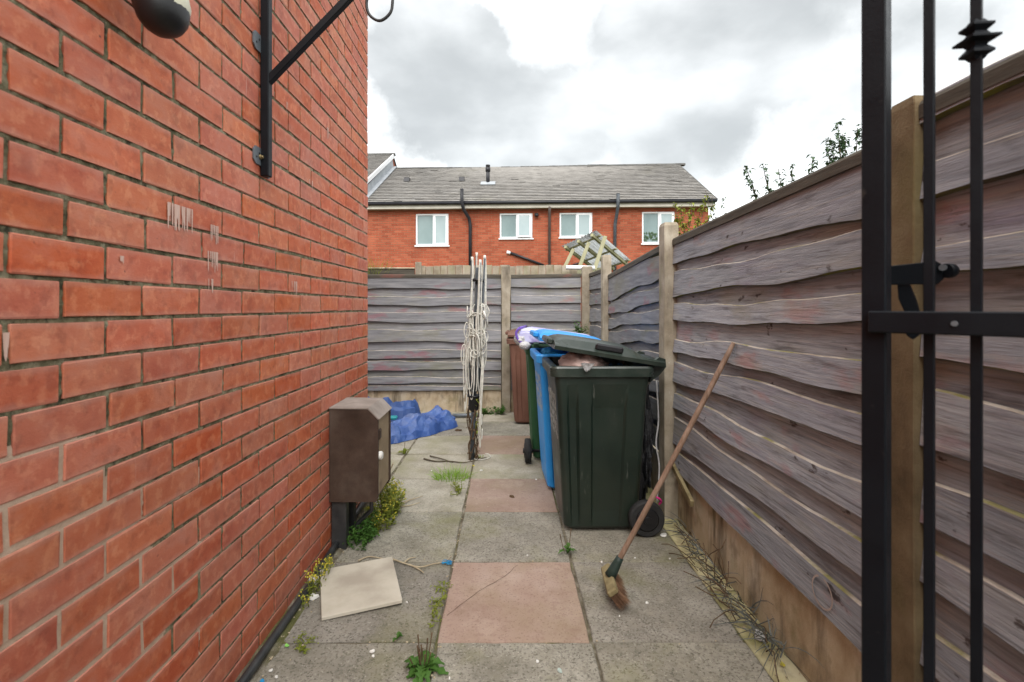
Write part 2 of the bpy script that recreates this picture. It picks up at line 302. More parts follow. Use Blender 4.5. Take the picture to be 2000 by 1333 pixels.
cardM = mat('pinkish brown rubbish sack', [C(.30, .20, .175), C(.44, .33, .30)], 6, rough=.6, bump=.6, bscale=30, bdist=.01)
bbagM = mat('black rubbish sack', [C(.010, .010, .012), C(.03, .03, .034)], 6, rough=.28, bump=.9, bscale=22, bdist=.02, spec=.6)
handleM = mat('brown broom handle', [C(.13, .080, .052), C(.20, .125, .085), C(.28, .19, .14)], 12, (4, 4, .4), .55, .3, 60)
ferrM = mat('green broom socket', [C(.012, .022, .018), C(.025, .042, .034)], 9, rough=.5)
headM = mat('mossy pale broom block', [C(.13, .10, .045), C(.30, .245, .13)], 14, rough=.85, bump=.4)
brisM = mat('rust brown bristles', [C(.12, .065, .038), C(.25, .14, .08)], 30, rough=.9)
ropeM = mat('dirty white washing line', [C(.48, .46, .40), C(.70, .68, .61)], 30, rough=.85, bump=.3)
poleM = mat('dark grey airer steel', [C(.035, .042, .05), C(.08, .09, .10)], 12, rough=.45, bump=.1)
rustM = mat('dead brown stems', [C(.06, .035, .02), C(.14, .09, .05)], 30, rough=1, bump=.6)
strawM = mat('dry pale stalks', [C(.28, .22, .14), C(.46, .39, .27)], 30, rough=.95)
deadM = mat('grey dead leaves', [C(.055, .058, .05), C(.16, .165, .15)], 20, rough=.8)
moldM = mat('yellow green weed leaf', [C(.16, .20, .025), C(.27, .30, .05)], 20, rough=.6, trans=.35, spec=.2)
greenM = mat('fresh green weed leaf', [C(.045, .12, .02), C(.10, .21, .04)], 20, rough=.6, trans=.35, spec=.25)
grassM = mat('light grass blade', [C(.17, .32, .03), C(.33, .50, .08)], 20, rough=.7, trans=.35, spec=.2)
darklM = mat('dark green tree leaf', [C(.035, .075, .035), C(.08, .13, .06)], 20, rough=.55, trans=.25, spec=.3)
yelM = mat('yellow flower head', [C(.38, .33, .03), C(.50, .42, .06)], 20, rough=.8)
barkM = mat('grey brown bark', [C(.06, .045, .03), C(.12, .095, .065)], 20, rough=.95)
litM = mat('white litter', [C(.60, .58, .53), C(.78, .76, .72)], 30, rough=.8)
twineM = mat('blue twine', [C(.01, .17, .38), C(.02, .25, .48)], 30, rough=.7)
chalkM = mat('chalk smear', [C(.36, .29, .25), C(.46, .38, .34)], 60, rough=1)
crackM = mat('dirt filled crack', [C(.08, .05, .035), C(.12, .07, .05)], 60, rough=1)
# far houses
ffaceM = mat('far red brickwork', [C(.42, .10, .045), C(.50, .14, .07)], 1.2, rough=.9, bump=0)
def brickwork(m):
    n = m.node_tree.nodes; k = m.node_tree.links; bs = n['Principled BSDF']
    t = n.new('ShaderNodeTexCoord'); s = n.new('ShaderNodeSeparateXYZ'); k.new(t.outputs['Object'], s.inputs[0]); cb = n.new('ShaderNodeCombineXYZ')
    ad = n.new('ShaderNodeMath'); k.new(s.outputs['X'], ad.inputs[0]); k.new(s.outputs['Y'], ad.inputs[1]); k.new(ad.outputs[0], cb.inputs[0]); k.new(s.outputs['Z'], cb.inputs[1])
    b = n.new('ShaderNodeTexBrick'); k.new(cb.outputs[0], b.inputs[0]); b.inputs['Scale'].default_value = 1; b.inputs['Brick Width'].default_value = .24; b.inputs['Row Height'].default_value = .086
    b.inputs['Mortar Size'].default_value = .006; b.inputs['Mortar Smooth'].default_value = .3; b.inputs['Color1'].default_value = C(.25, .054, .025); b.inputs['Color2'].default_value = C(.35, .095, .048); b.inputs['Mortar'].default_value = C(.25, .15, .09)
    z = n.new('ShaderNodeTexNoise'); z.inputs['Scale'].default_value = .9; z.inputs['Detail'].default_value = 8; k.new(t.outputs['Object'], z.inputs[0])
    q = n.new('ShaderNodeMapRange'); q.inputs[1].default_value = .3; q.inputs[2].default_value = .7; q.inputs[3].default_value = .8; q.inputs[4].default_value = 1.15; k.new(z.outputs[0], q.inputs[0])
    hs = n.new('ShaderNodeHueSaturation'); k.new(b.outputs[0], hs.inputs['Color']); k.new(q.outputs[0], hs.inputs['Value']); k.new(hs.outputs[0], bs.inputs['Base Color'])
    bn = n.new('ShaderNodeBump'); bn.inputs['Distance'].default_value = .01; bn.invert = True; k.new(b.outputs['Fac'], bn.inputs['Height']); k.new(bn.outputs[0], bs.inputs['Normal'])
brickwork(ffaceM)
tileM = mat('weathered roof tile', [C(.165, .155, .142), C(.20, .188, .172), C(.235, .222, .205)], 3, rough=.9, bump=.2, tone=True, rnd=.12, layers=[(C(.17, .16, .12), .5, .60, .78, (1, 1, 1), .6), (C(.11, .105, .10), 12, .68, .72, (1, 1, 1), .6)])
ridgeM = mat('dark ridge tile and course shade', [C(.06, .058, .055), C(.12, .115, .105)], 5, rough=.9, rnd=.1)
upvcM = mat('white window plastic', [C(.72, .73, .74), C(.82, .83, .84)], 3, rough=.35, bump=0)
glassM = mat('net curtain glass with sky reflection', [C(.12, .18, .18), C(.19, .26, .26)], 1.5, (1, 1, .5), .06, 0, spec=.9)  # tint carries the reflected white sky as well as net curtain
glasslM = mat('pale glass with sky reflection', [C(.24, .31, .32), C(.32, .39, .40)], 1.5, (1, 1, .5), .06, 0, spec=.9)  # paler tint, reflected white sky put into the base colour
fasM = mat('cream fascia', [C(.42, .39, .33), C(.55, .52, .45)], 3, rough=.6, bump=0)
gutM = mat('black gutter', [C(.012, .012, .014), C(.025, .025, .03)], 3, rough=.4, bump=0)
gpipeM = mat('grey brown downpipe', [C(.08, .06, .055), C(.12, .095, .085)], 3, rough=.6, bump=0)
leadM = mat('grey lead flashing', [C(.25, .27, .29), C(.36, .38, .40)], 3, rough=.6)
sheetM = mat('corrugated clear sheet', [C(.55, .57, .57), C(.72, .74, .74)], 3, rough=.35, trans=.6, layers=[(C(.26, .26, .25), 3, .55, .68, (1, 1, 1), .6)])
timbM = mat('green tinged pale timber', [C(.24, .24, .13), C(.42, .40, .27)], 8, (1, 1, .3), .9, .3)

# ------------------------------------------------------------------ ground
random.seed(4)
bm = B()
for i in range(-12, 12):
    for j in range(-4, 20):
        x0, y0 = i * 50, j * 50
        vs = [bm.verts.new((x0, y0, -.12)), bm.verts.new((x0 + 50, y0, -.12)), bm.verts.new((x0 + 50, y0 + 50, -.12)), bm.verts.new((x0, y0 + 50, -.12))]; bm.faces.new(vs)
bmesh.ops.remove_doubles(bm, verts=bm.verts, dist=.01)
tag(mk('ground', bm, groundM), kind='structure')
# bed of the patio, with slabs as its children
bm = B(); nx, ny = 70, 190
gv = {}
for i in range(nx + 1):
    for j in range(ny + 1):
        x = -2.2 + 3.4 * i / nx; y = -1.0 + 7.2 * j / ny
        z = -.0085 + .003 * noise.noise((x * 9, y * 9, 0)) + .003 * noise.noise((x * 40, y * 40, 0))
        if -.945 < x < -.87 and y < 3.35: z += .012 + .012 * noise.noise((x * 14, y * 10, 3))
        gv[i, j] = bm.verts.new((x, y, z))
for i in range(nx):
    for j in range(ny): bm.faces.new((gv[i, j], gv[i + 1, j], gv[i + 1, j + 1], gv[i, j + 1]))
patio = tag(mk('patio', bm, bedM, smooth=True), kind='structure')
ROW = [0.08, .685, 1.29, 1.898, 2.497, 3.108, 3.70, 4.325, 4.945, 5.55, 6.09]
def slab_mesh(m, lx, ly, seed):
    rn = random.Random(seed); bm = B(); n = 8; prof = []
    def jit(): return rn.uniform(-.0035, .002)
    pts = []
    for k in range(n): pts.append((-lx / 2 + lx * k / n, -ly / 2 - jit()))
    for k in range(n): pts.append((lx / 2 + jit(), -ly / 2 + ly * k / n))
    for k in range(n): pts.append((lx / 2 - lx * k / n, ly / 2 + jit()))
    for k in range(n): pts.append((-lx / 2 - jit(), ly / 2 - ly * k / n))
    def ring(z, s): return [bm.verts.new((x * s, y * s, z)) for x, y in pts]
    a, b, c = ring(-.045, 1), ring(-.005, 1), ring(0, .988)
    for r0, r1 in ((a, b), (b, c)):
        for k in range(len(pts)): bm.faces.new((r0[k], r0[(k + 1) % len(pts)], r1[(k + 1) % len(pts)], r1[k]))
    bm.faces.new(c)
    return mesh(bm, m, name='slab')
COLX = [(-2.10, -1.495), (-1.49, -.885), (-.872, -.2695), (-.2635, .334), (.340, .932)]
slabs = {}
for r in range(len(ROW) - 1):
    y0, y1 = ROW[r] + .0035, ROW[r + 1] - .0035
    for ci, (x0, x1) in enumerate(COLX):
        if ci < 2 and y0 < 3.3: continue
        m = slabM if r < 5 else slabbM
        if ci == 3 and r in (3, 5, 7): m = slabpM
        if ci == 2 and r in (5,): m = slabbM
        if r == 8 : m = slabM
        if ci >= 4 and r >= 4: m = slabM
        lab = 'faded red paving slab' if m is slabpM else None
        gx = .0035
        me = slab_mesh(m, x1 - x0 - gx, y1 - y0, r * 7 + ci)
        dx = random.uniform(-.003, .003) if ci < 4 else 0
        o = link('paving_slab', me, patio, ((x0 + x1) / 2 + dx, (y0 + y1) / 2, random.uniform(-.0015, .0015)), (random.uniform(-.0035, .0035), random.uniform(-.0035, .0035), random.uniform(-.004, .004)))
        if lab: o['label'] = lab
        slabs[r, ci] = o
# edging strip along the right fence
y = .1
k = 0
edgeCM = mat('mossy yellow concrete edging', [C(.29, .25, .12), C(.42, .37, .20), C(.48, .43, .28)], 5, rough=.95, bump=.6, bscale=120, layers=[(C(.17, .17, .04), 3, .5, .66, (1, 1, 1), .8), (C(.10, .085, .06), 4, .57, .7, (1, 1, 1), .7)], rnd=.05)
while y < 6:
    ln = (1.22, .93, 1.05, .88, 1.1, .9)[k % 6]
    bm = B(); box(bm, (.938, y + .004, -.045), (1.056, y + ln - .004, -.002 - .002 * (k % 2)), .004)
    mk('edging_strip', bm, edgeCM, patio); y += ln; k += 1
# crack across the near red slab, set just proud of it
def strip(bm, pts, wd, z=.003):
    pts = [Vector(p) for p in pts]; prev = None
    for i, p in enumerate(pts):
        t = pts[min(i + 1, len(pts) - 1)] - pts[max(i - 1, 0)]; s = Vector((-t.y, t.x, 0)).normalized() * wd * random.uniform(.4, 1.2) / 2
        a, b = bm.verts.new((p.x + s.x, p.y + s.y, z)), bm.verts.new((p.x - s.x, p.y - s.y, z))
        if prev: bm.faces.new((prev[0], prev[1], b, a))
        prev = (a, b)
bm = B(); o = slabs[3, 3]; off = Vector(o.location)
pts = [G(x, y) + Vector((random.uniform(-.004, .004), 0, 0)) for x, y in smooth_path([(1010, 1104, 0), (990, 1122, 0), (965, 1138, 0), (935, 1155, 0), (912, 1172, 0), (895, 1186, 0), (872, 1202, 0)], 3) and [(v.x, v.y) for v in smooth_path([(1010, 1104, 0), (990, 1122, 0), (965, 1138, 0), (935, 1155, 0), (912, 1172, 0), (895, 1186, 0), (872, 1202, 0)], 3)]]
strip(bm, [p - off for p in pts], .0028, .0016)
mk('crack', bm, crackM, o)

# ------------------------------------------------------------------ left house wall
WX = -.939; CZ = .0872; ZB = -.035
JD = [.921, 1.150, 1.383, 1.623, 1.868, 2.117, 2.363, 2.619, 2.876, 3.119, 3.344]     # measured perpends of one course
def perp(u):      # distance of perpend number u (can be fractional or outside the table)
    if u < 0: return JD[0] + u * .229
    if u >= 10: return JD[10]
    i = int(u); return JD[i] + (JD[i + 1] - JD[i]) * (u - i)
house = empty('brick_house', (WX, 3.344, 0), 0, 'tall red brick house wall with mossy mortar joints, filling the left side', 'building')
ho = Vector((WX, 3.344, 0))
def brick_variant(seed):
    rn = random.Random(seed); bm = B(); vs = box(bm, (-.05, -.5, -.5), (0, .5, .5))
    es = list(bm.edges)
    bmesh.ops.scale(bm, vec=(1, .232, .0760), verts=bm.verts)
    bmesh.ops.bevel(bm, geom=es, offset=.0016, segments=1, affect='EDGES')
    for v in bm.verts:
        v.co += Vector((rn.uniform(-.0012, .0003), rn.uniform(-.0026, .0022), rn.uniform(-.0024, .0020)))
    me = mesh(bm, brickM, name='brick'); a = me.attributes.new('tone', 'FLOAT', 'FACE'); a = me.attributes.new('lz', 'FLOAT', 'POINT'); a.data.foreach_set('value', [v.co.z / .0374 for v in me.vertices]); return me
BV = [brick_variant(s) for s in range(10)]
lst = []
nc = 46
for c in range(nc):
    z = ZB + c * CZ + CZ / 2
    sh = 0 if (c % 2 == 0) else .5
    u = -10 + sh
    while perp(u) < 3.34:
        a, b = perp(u), perp(u + 1)
        # the photo's bond has a few irregular courses
        jt = .012 * math.sin(c * 2.3) if c % 5 == 2 else 0
        if u < 9: b += jt
        if u > -9.6: a += jt
        if b - a > .05: lst.append((a, b, z, c))
        u += 1
def area(a, b, z):
    if b < .2: return 0
    a = max(a, .25); xs = [CX + F * WX / a, CX + F * WX / b]
    if xs[1] < 0: return 0
    x0 = max(xs[0], 0); x1 = min(xs[1], 2000); m = (x0 + x1) / 2; d = F * WX / (m - CX)
    y0 = CY - F * (z + CZ / 2 - H) / d; y1 = CY - F * (z - CZ / 2 - H) / d
    if y1 < 0 or y0 > 1333: return 0
    return max(0, x1 - x0) * (min(y1, 1333) - max(y0, 0))
lst.sort(key=lambda t: -area(*t[:3]))
rn = random.Random(8)
bmS = B(); tones = []; lzs = []
for i, (a, b, z, c) in enumerate(lst):
    jz = rn.uniform(-.0016, .0016); proud = rn.uniform(-.0006, .0012)
    sc = ((b - a) - .0122) / .232; loc = Vector((proud, (a + b) / 2, z + jz)) - Vector((0, ho.y, 0))
    if i < 298 and area(a, b, z) > 0:
        link('brick', BV[rn.randrange(10)], house, loc, (rn.uniform(-.006, .006), 0, rn.uniform(-.004, .004)), (1, sc, 1))
    else:
        n0 = len(bmS.faces); t = rn.random()
        me = BV[rn.randrange(10)]; M = Matrix.Translation(loc) @ Matrix.Diagonal((1, sc, 1, 1))
        vm = [bmS.verts.new(M @ v.co) for v in me.vertices]
        for p in me.polygons: bmS.faces.new([vm[q] for q in p.vertices])
        tones += [t] * (len(bmS.faces) - n0); lzs += [v.co.z / .0374 for v in me.vertices]
me = mesh(bmS, brickM, name='bricks'); at = me.attributes.new('tone', 'FLOAT', 'FACE'); at.data.foreach_set('value', tones); at = me.attributes.new('lz', 'FLOAT', 'POINT'); at.data.foreach_set('value', lzs)
tag(link('brick_courses', me, house), kind='stuff')
# mortar: a noisy sheet recessed behind the brick faces, two mortars where the wall was repointed
bm = B(); ny, nzz = 430, 430; y0, y1, z0, z1 = -.2, 3.338, -.05, 3.6
gv = []
for i in range(ny + 1):
    col = []
    y = y0 + (y1 - y0) * i / ny
    for j in range(nzz + 1):
        z = z0 + (z1 - z0) * j / nzz
        d = min(-.0008, -.0046 + .0046 * noise.noise((y * 55, z * 55, 0)) + .002 * noise.noise((y * 160, z * 160, 5)))
        if (y < .921 + .23 * (2.3 + 1.2 * noise.noise((y, z * 3, 1)) - (z - .3) * .9) and z < 1.02 + .05 * math.sin(y * 3)): d = -.0026 + .0007 * noise.noise((y * 40, z * 40, 0))
        col.append(bm.verts.new((d, y - ho.y, z)))
    gv.append(col)
for i in range(ny):
    y = y0 + (y1 - y0) * (i + .5) / ny
    for j in range(nzz):
        z = z0 + (z1 - z0) * (j + .5) / nzz
        f = bm.faces.new((gv[i][j], gv[i + 1][j], gv[i + 1][j + 1], gv[i][j + 1]))
        lim = 1.02 + .02 * math.sin(y * 9)
        ylim = 1.33 + (.24 if int((z - ZB) / CZ) % 3 == 0 else 0) - .12 * noise.noise((z * 6, 0, 1)) - max(0, z - .55) * .3
        if z < lim and y < ylim: f.material_index = 1
tag(mk('mortar', bm, [mortarM, newmortM], house, smooth=True), kind='stuff')
bm = B(); box(bm, (-.26, -5 - 1.4, -.05), (-.0125, -.003, 3.95)); mk('wall_core', bm, mortarM, house)
bm = B(); box(bm, (-4.2, -7.4, -.1), (-.262, -.004, 3.95)); mk('house_body', bm, brickM, house)
bm = B(); box(bm, (-4.3, -7.5, 3.952), (.06, .04, 4.03), .01); mk('unseen_coping', bm, concM, house)  # unseen flat top; wall kept low so sky light reaches the fence
# lime run marks on bricks (white drips)
def drip(px, py, wpx, hpx, n):
    d = WX * F / (px - CX); bm = B()
    for k in range(n):
        yy = rn.uniform(-.5, .5) * wpx / (px - CX) * d * -1; w_ = rn.uniform(.003, .008); h_ = rn.uniform(.4, 1) * hpx * d / F
        xx = .0026 + .0001 * k / n; a = [bm.verts.new((xx, yy, 0)), bm.verts.new((xx, yy + w_, 0)), bm.verts.new((xx, yy + w_ * .7, -h_)), bm.verts.new((xx, yy + w_ * .2, -h_ * rn.uniform(.8, 1)))]
        bm.faces.new(a)
    p = P(px, py, d); o = mk('lime_streak', bm, streakM, house); o.location = Vector((0, p.y - ho.y, p.z))
streakM = mat('pale lime run', [C(.50, .30, .23), C(.64, .47, .40)], 60, (1, 4, .3), .9, 0)
for q in [(350, 402, 50, 52, 34), (415, 440, 20, 42, 8), (415, 492, 26, 42, 12), (575, 550, 14, 30, 8), (235, 500, 8, 20, 4), (9, 650, 14, 60, 6), (410, 545, 14, 36, 5), (640, 250, 6, 26, 4), (560, 200, 5, 22, 3), (606, 352, 6, 22, 4)]: drip(*q)

# ------------------------------------------------------------------ things on the wall
# gallows bracket
bk = empty('wall_bracket', (WX, 1.88, 1.80), 0, 'black steel gallows bracket bolted to the brick wall with a diagonal strut', 'bracket')
def loc_(p): return Vector(p) - Vector(bk.location)
bm = B(); box(bm, (.004, -.016, .0), (.036, .016, 1.18), .003); mk('upright', bm, blackM, bk)
bm = B(); obox(bm, loc_((WX + .026, 1.88, 2.165)), loc_((-.30, 1.88, 2.80)), .026, .026, .002, up=(0, 1, 0)); mk('strut', bm, blackM, bk)
bm = B(); box(bm, (.037, -.016, .98), (.75, .016, 1.012), .003); mk('top_arm', bm, blackM, bk)
for z in (.05, .48, .92):
    for s in (-1, 1):
        bm = B()
        pl = [(0, -.032), (s * .035, -.032), (s * .052, -.018), (s * .052, .020), (s * .038, .034), (0, .034)]
        prism(bm, [(a + s * .016, b) for a, b in pl], 0, .002, .007)
        o = mk('fixing_plate', bm, zincM, bk); o.location = (0, 0, z + .02 * (1 if s < 0 else -.6))
        for q, (yy, zz) in enumerate(((.022, .012), (.042, -.006))):
            bm = B(); tube(bm, [(.0072, s * yy + s * .006, zz), (.0085, s * yy + s * .006, zz)], .0042, 8)
            mk('screw_hole', bm, blackmatM, o)
        if z < .1 and s < 0 or z > .4 and s > 0:
            bm = B(); tube(bm, [(.007, s * .024, 0), (.013, s * .024, 0)], .009, 6); tube(bm, [(.013, s * .024, 0), (.02, s * .024, 0)], .005, 6); mk('bolt', bm, brassM, o)
# cable loop hanging from the bracket arm
bm = B(); c = P(742, 8, 1.9); pts = []
top = Vector((c.x + .07, 1.9, 2.80))
pts = [top, P(768, -60, 1.9), P(767, 0, 1.9), P(762, 26, 1.9), P(742, 41, 1.9), P(722, 30, 1.9), P(716, 8, 1.9), P(722, -20, 1.9), P(735, -70, 1.9), Vector((c.x, 1.9, 2.80))]
tube(bm, smooth_path(pts, 5), .0058, 8)
tag(mk('cable_loop', bm, pipeM), 'dark grey cable loop hanging at the top beside the corner of the brick wall', 'cable')
# black and cream wall lamp, top left
q = P(330, 30, 1.18)
lamp = empty('wall_lamp', (q.x, q.y, 1.958), 0, 'black rounded lamp with cream side, hanging on the brick wall at top left', 'lamp')
bm = B()
prof = [(.0, .0), (.022, .003), (.042, .012), (.058, .03), (.068, .055), (.071, .09), (.066, .14), (.052, .19), (.03, .215), (0, .22)]
n = 24; rings = []
for r_, z_ in prof: rings.append([bm.verts.new((r_ * math.cos(2 * math.pi * k / n), r_ * 1.0 * math.sin(2 * math.pi * k / n), z_)) for k in range(n)])
for a, b in zip(rings, rings[1:]):
    for k in range(n): bm.faces.new((a[k], a[(k + 1) % n], b[(k + 1) % n], b[k]))
bmesh.ops.remove_doubles(bm, verts=bm.verts, dist=.0001)
o = mk('lamp_body', bm, blackmatM, lamp, smooth=True); o.rotation_euler = (0, R(-16), 0)
bm = B()
rings = []
for r_, z_ in [(.066, .052), (.0745, .072), (.077, .12), (.072, .17), (.055, .205)]: rings.append([bm.verts.new((r_ * math.cos(a), r_ * math.sin(a), z_)) for a in (R(-32) + R(95) * k / 12 for k in range(13))])
for a, b in zip(rings, rings[1:]):
    for k in range(12): bm.faces.new((a[k], a[k + 1], b[k + 1], b[k]))
o = mk('cream_cover', bm, creamM, lamp, smooth=True); o.rotation_euler = (0, R(-16), 0)
lamp.scale = (.82, .82, .86)
bm = B(); box(bm, ((WX - q.x + .004) / .82, -.05, .16), ((WX - q.x) / .82 + .02, .05, .30), .004); box(bm, ((WX - q.x) / .82 + .018, -.018, .2), (.02, .018, .24), .004); mk('wall_mount', bm, blackmatM, lamp)

# pipe along the wall foot
bm = B()
pts = [(WX + .045, -.8, .022), (WX + .045, 1.4, .022), (WX + .042, 1.9, .020), (WX + .040, 2.25, .018), (WX + .034, 2.55, .03), (WX + .03, 3.0, .045), (WX + .03, 3.3, .05)]
tube(bm, smooth_path(pts, 6), .0165, 12)
pp = tag(mk('pipe', bm, pipeM), 'black cable pipe running along the foot of the red brick wall', 'pipe')
bm = B(); cc = G(594, 1146); box(bm, (WX + .03, cc.y - .012, .01), (WX + .068, cc.y + .012, .045), .003); mk('clip', bm, litM, pp)

# meter box
mb = empty('meter_box', (WX, 2.60, 0), 0, 'dark brown plastic meter box on the foot of the red brick wall', 'meter box')
X1 = .262
bm = B(); prism(bm, [(.003, .262), (X1 - .012, .262), (X1, .285), (X1, .700), (X1 - .055, .756), (.003, .758)], 1, 0, .014); mk('side_panel', bm, boxsM, mb)
bm = B(); prism(bm, [(.003, .262), (X1 - .012, .262), (X1, .285), (X1, .700), (X1 - .055, .756), (.003, .758)], 1, .276, .29); mk('side_panel', bm, boxsM, mb)
bm = B()
for i in range(1):
    prism(bm, [(.003, .7585), (X1 - .055, .7565), (X1 - .052, .763), (.003, .765)], 1, -.004, .294)
    prism(bm, [(X1 - .0545, .7565), (X1 + .0005, .7005), (X1 + .007, .703), (X1 - .0515, .763)], 1, -.004, .294)
mk('sloping_top', bm, boxtM, mb)
bm = B(); box(bm, (.003, .0145, .262), (X1 - .02, .2755, .72)); mk('casing', bm, boxsM, mb)
bm = B(); box(bm, (X1 - .0195, .0145, .285), (X1 - .008, .272, .705), .002); dr = mk('door', bm, boxdM, mb)
bm = B(); box(bm, (X1 - .0078, .03, .585), (X1 + .001, .075, .64), .006); mk('latch', bm, boxsM, dr)
bm = B(); tube(bm, [(X1 - .0078, .036, .50), (X1 + .012, .036, .50)], .022, 14); tube(bm, [(X1 + .012, .036, .50), (X1 + .016, .036, .50)], .017, 14); mk('dial', bm, litM, dr)
bm = B(); box(bm, (.006, .02, -.03), (.085, .075, .2615), .004); box(bm, (.012, .20, -.03), (.07, .25, .2615), .004); mk('stand', bm, pipeM, mb)
bm = B(); tube(bm, [(.20, .10, .2615), (.20, .10, .18), (.12, .12, .10), (.08, .14, -.01)], .012, 8); mk('service_pipe', bm, pipeM, mb)
# loose lath leaning at back of meter box
a = G(740, 968); b = Vector((-.62, 3.22, .10))
bm = B(); obox(bm, G(738, 975) + Vector((0, 0, .01)), P(768, 905, 3.33), .02, .008, .001)
tag(mk('wooden_lath', bm, strawM), 'thin pale lath lying beside the meter box on the paving', 'lath')

# ------------------------------------------------------------------ fences
def wav(rn, amp):
    ws = [(rn.uniform(2.5, 6), rn.uniform(0, 6.3), amp * .75), (rn.uniform(7, 13), rn.uniform(0, 6.3), amp * .33), (rn.uniform(28, 60), rn.uniform(0, 6.3), amp * .07)]
    return lambda x: sum(a * math.sin(f * x + p) for f, p, a in ws)
def board(parent, L_, tz, bz, y, th, rn, amp, woodm, n=30, toplight=True):
    """a waney edged board: wavy top and bottom edges; tz, bz = heights at both ends; front face at local +y"""
    wt = wav(rn, amp); wb = wav(rn, amp); bm = B(); rows = []
    bow = rn.uniform(-.003, .003)
    for i in range(n + 1):
        x = L_ * i / n; t = i / n
        zt = tz[0] + (tz[1] - tz[0]) * t + wt(x); zb = bz[0] + (bz[1] - bz[0]) * t + wb(x)
        if zt - zb < .05: zt = zb + .05
        yb = y + bow * math.sin(math.pi * t)
        zc = (zt + zb) / 2
        rows.append([bm.verts.new(c_) for c_ in ((x, yb + .000, zt - .003), (x, yb + .004 + .002 * noise.noise((x * 6, zc * 20, 0)), zc), (x, yb + .009, zb + .003), (x, yb + .004, zb), (x, yb - th, zb), (x, yb - th, zt), (x, yb - .004, zt))])
    for a, b in zip(rows, rows[1:]):
        for k in range(7):
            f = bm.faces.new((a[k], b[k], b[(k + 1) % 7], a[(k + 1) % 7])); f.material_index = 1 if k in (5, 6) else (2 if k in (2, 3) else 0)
    bm.faces.new(rows[0]); bm.faces.new(rows[-1][::-1])
    bmesh.ops.recalc_face_normals(bm, faces=bm.faces)
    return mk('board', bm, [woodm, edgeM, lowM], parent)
RF = empty('garden_fence', (1.04, 0, 0), 0, 'long right hand fence of waney edged boards, concrete posts and gravel boards', 'fence')
BF = empty('garden_fence', (0, 6.07, 0), 0, 'grey waney edged back fence across the end of the yard', 'fence')
def panel(loc, rz, L_, fronts, ztop, label, seed, woodm, amp=.014, group='waney edged fence panels', cap=True, order=None, frame=True, slantcap=.045):
    """fronts: list of ((top0, top1), (bottom0, bottom1)) boards nearer the path; backs fill between"""
    par = BF if loc[1] > 6 else RF
    p = empty('fence_panel', Vector(loc) - par.location, rz); p.parent = par; rn = random.Random(seed)
    for i, (t, b) in enumerate(fronts):
        board(p, L_, t, b, .025, .014, rn, amp * (.45 if i == len(fronts) - 1 else 1), woodm)
    for i in range(len(fronts) - 1):
        b = fronts[i][1]; t = fronts[i + 1][0]
        board(p, L_, (b[0] + .035, b[1] + .035), (t[0] - .035, t[1] - .035), .004, .012, rn, amp * .6, woodm)
    if cap:
        bm = B(); n = 10
        for s in range(1):
            A = Vector((0, .012, ztop[0])); C_ = Vector((L_, .012, ztop[1]))
            prism(bm, [(-.028, -slantcap), (.036, -slantcap), (.036, -.012), (.030, -.002), (-.024, 0)], 0, 0, L_)
            for v in bm.verts: v.co.z += ztop[0] + (ztop[1] - ztop[0]) * v.co.x / L_
        mk('cap_rail', bm, capM, p)
    if frame:
        for x in (.012, L_ - .012):
            bm = B(); box(bm, (x - .012, -.034, fronts[-1][1][0] + .01), (x + .012, -.0125, min(ztop) - slantcap - .005)); mk('frame_batten', bm, capM, p)
    return p
concbM = mat('brown stained concrete', [C(.085, .060, .030), C(.15, .108, .058), C(.20, .155, .09)], 7, rough=.95, bump=.7, bscale=120, layers=[(C(.07, .05, .03), 3.5, .53, .72, (2, 2, .5), .75), (C(.13, .12, .04), 4, .54, .70, (1, 1, .6), .4)])
def post(x, y, rz, top, label, sx=.085, sy=.105, h0=-.1, group='concrete fence posts', m=None):
    par = BF if y > 6 and x < .9 else RF; rn = random.Random(int(abs(x * 100) + y * 31))
    bm = B(); levels = [h0, 0, .3, .7, 1.1, 1.5, top - .02, top]
    rings = []
    for z in levels:
        s = .86 if z == top else 1
        j = lambda: rn.uniform(-.0015, .0015)
        pl = [(-1, -1), (-.9, -1.04), (.9, -1.04), (1, -1), (1, .94), (.9, 1), (-.9, 1), (-1, .94)]
        rings.append([bm.verts.new((a * sx / 2 * s + j(), b * sy / 2 * s + j(), z)) for a, b in pl])
    for a, b in zip(rings, rings[1:]):
        for k in range(8): bm.faces.new((a[k], a[(k + 1) % 8], b[(k + 1) % 8], b[k]))
    bm.faces.new(rings[-1]); return mk('post', bm, m or concM, par, loc=Vector((x, y, 0)) - par.location)
# right fence: local x runs along +Y, local +y faces the path
# nearest panel, behind the gate
fr0 = [((1.80, 1.80), (1.735, 1.735)), ((1.645, 1.646), (1.56, 1.557)), ((1.448, 1.454), (1.368, 1.382)), ((1.285, 1.29), (1.173, 1.168)), ((1.082, 1.097), (.967, .968)), ((.897, .877), (.791, .776)),
       ((.707, .726), (.62, .623)), ((.545, .522), (.45, .43)), ((.385, .37), (.30, .29))]
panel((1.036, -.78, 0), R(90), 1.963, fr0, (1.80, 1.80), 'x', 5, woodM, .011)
post(1.020, 1.225, 0, 1.815, 'concrete fence post just behind the black gate post, ', .062, .078, m=concbM)
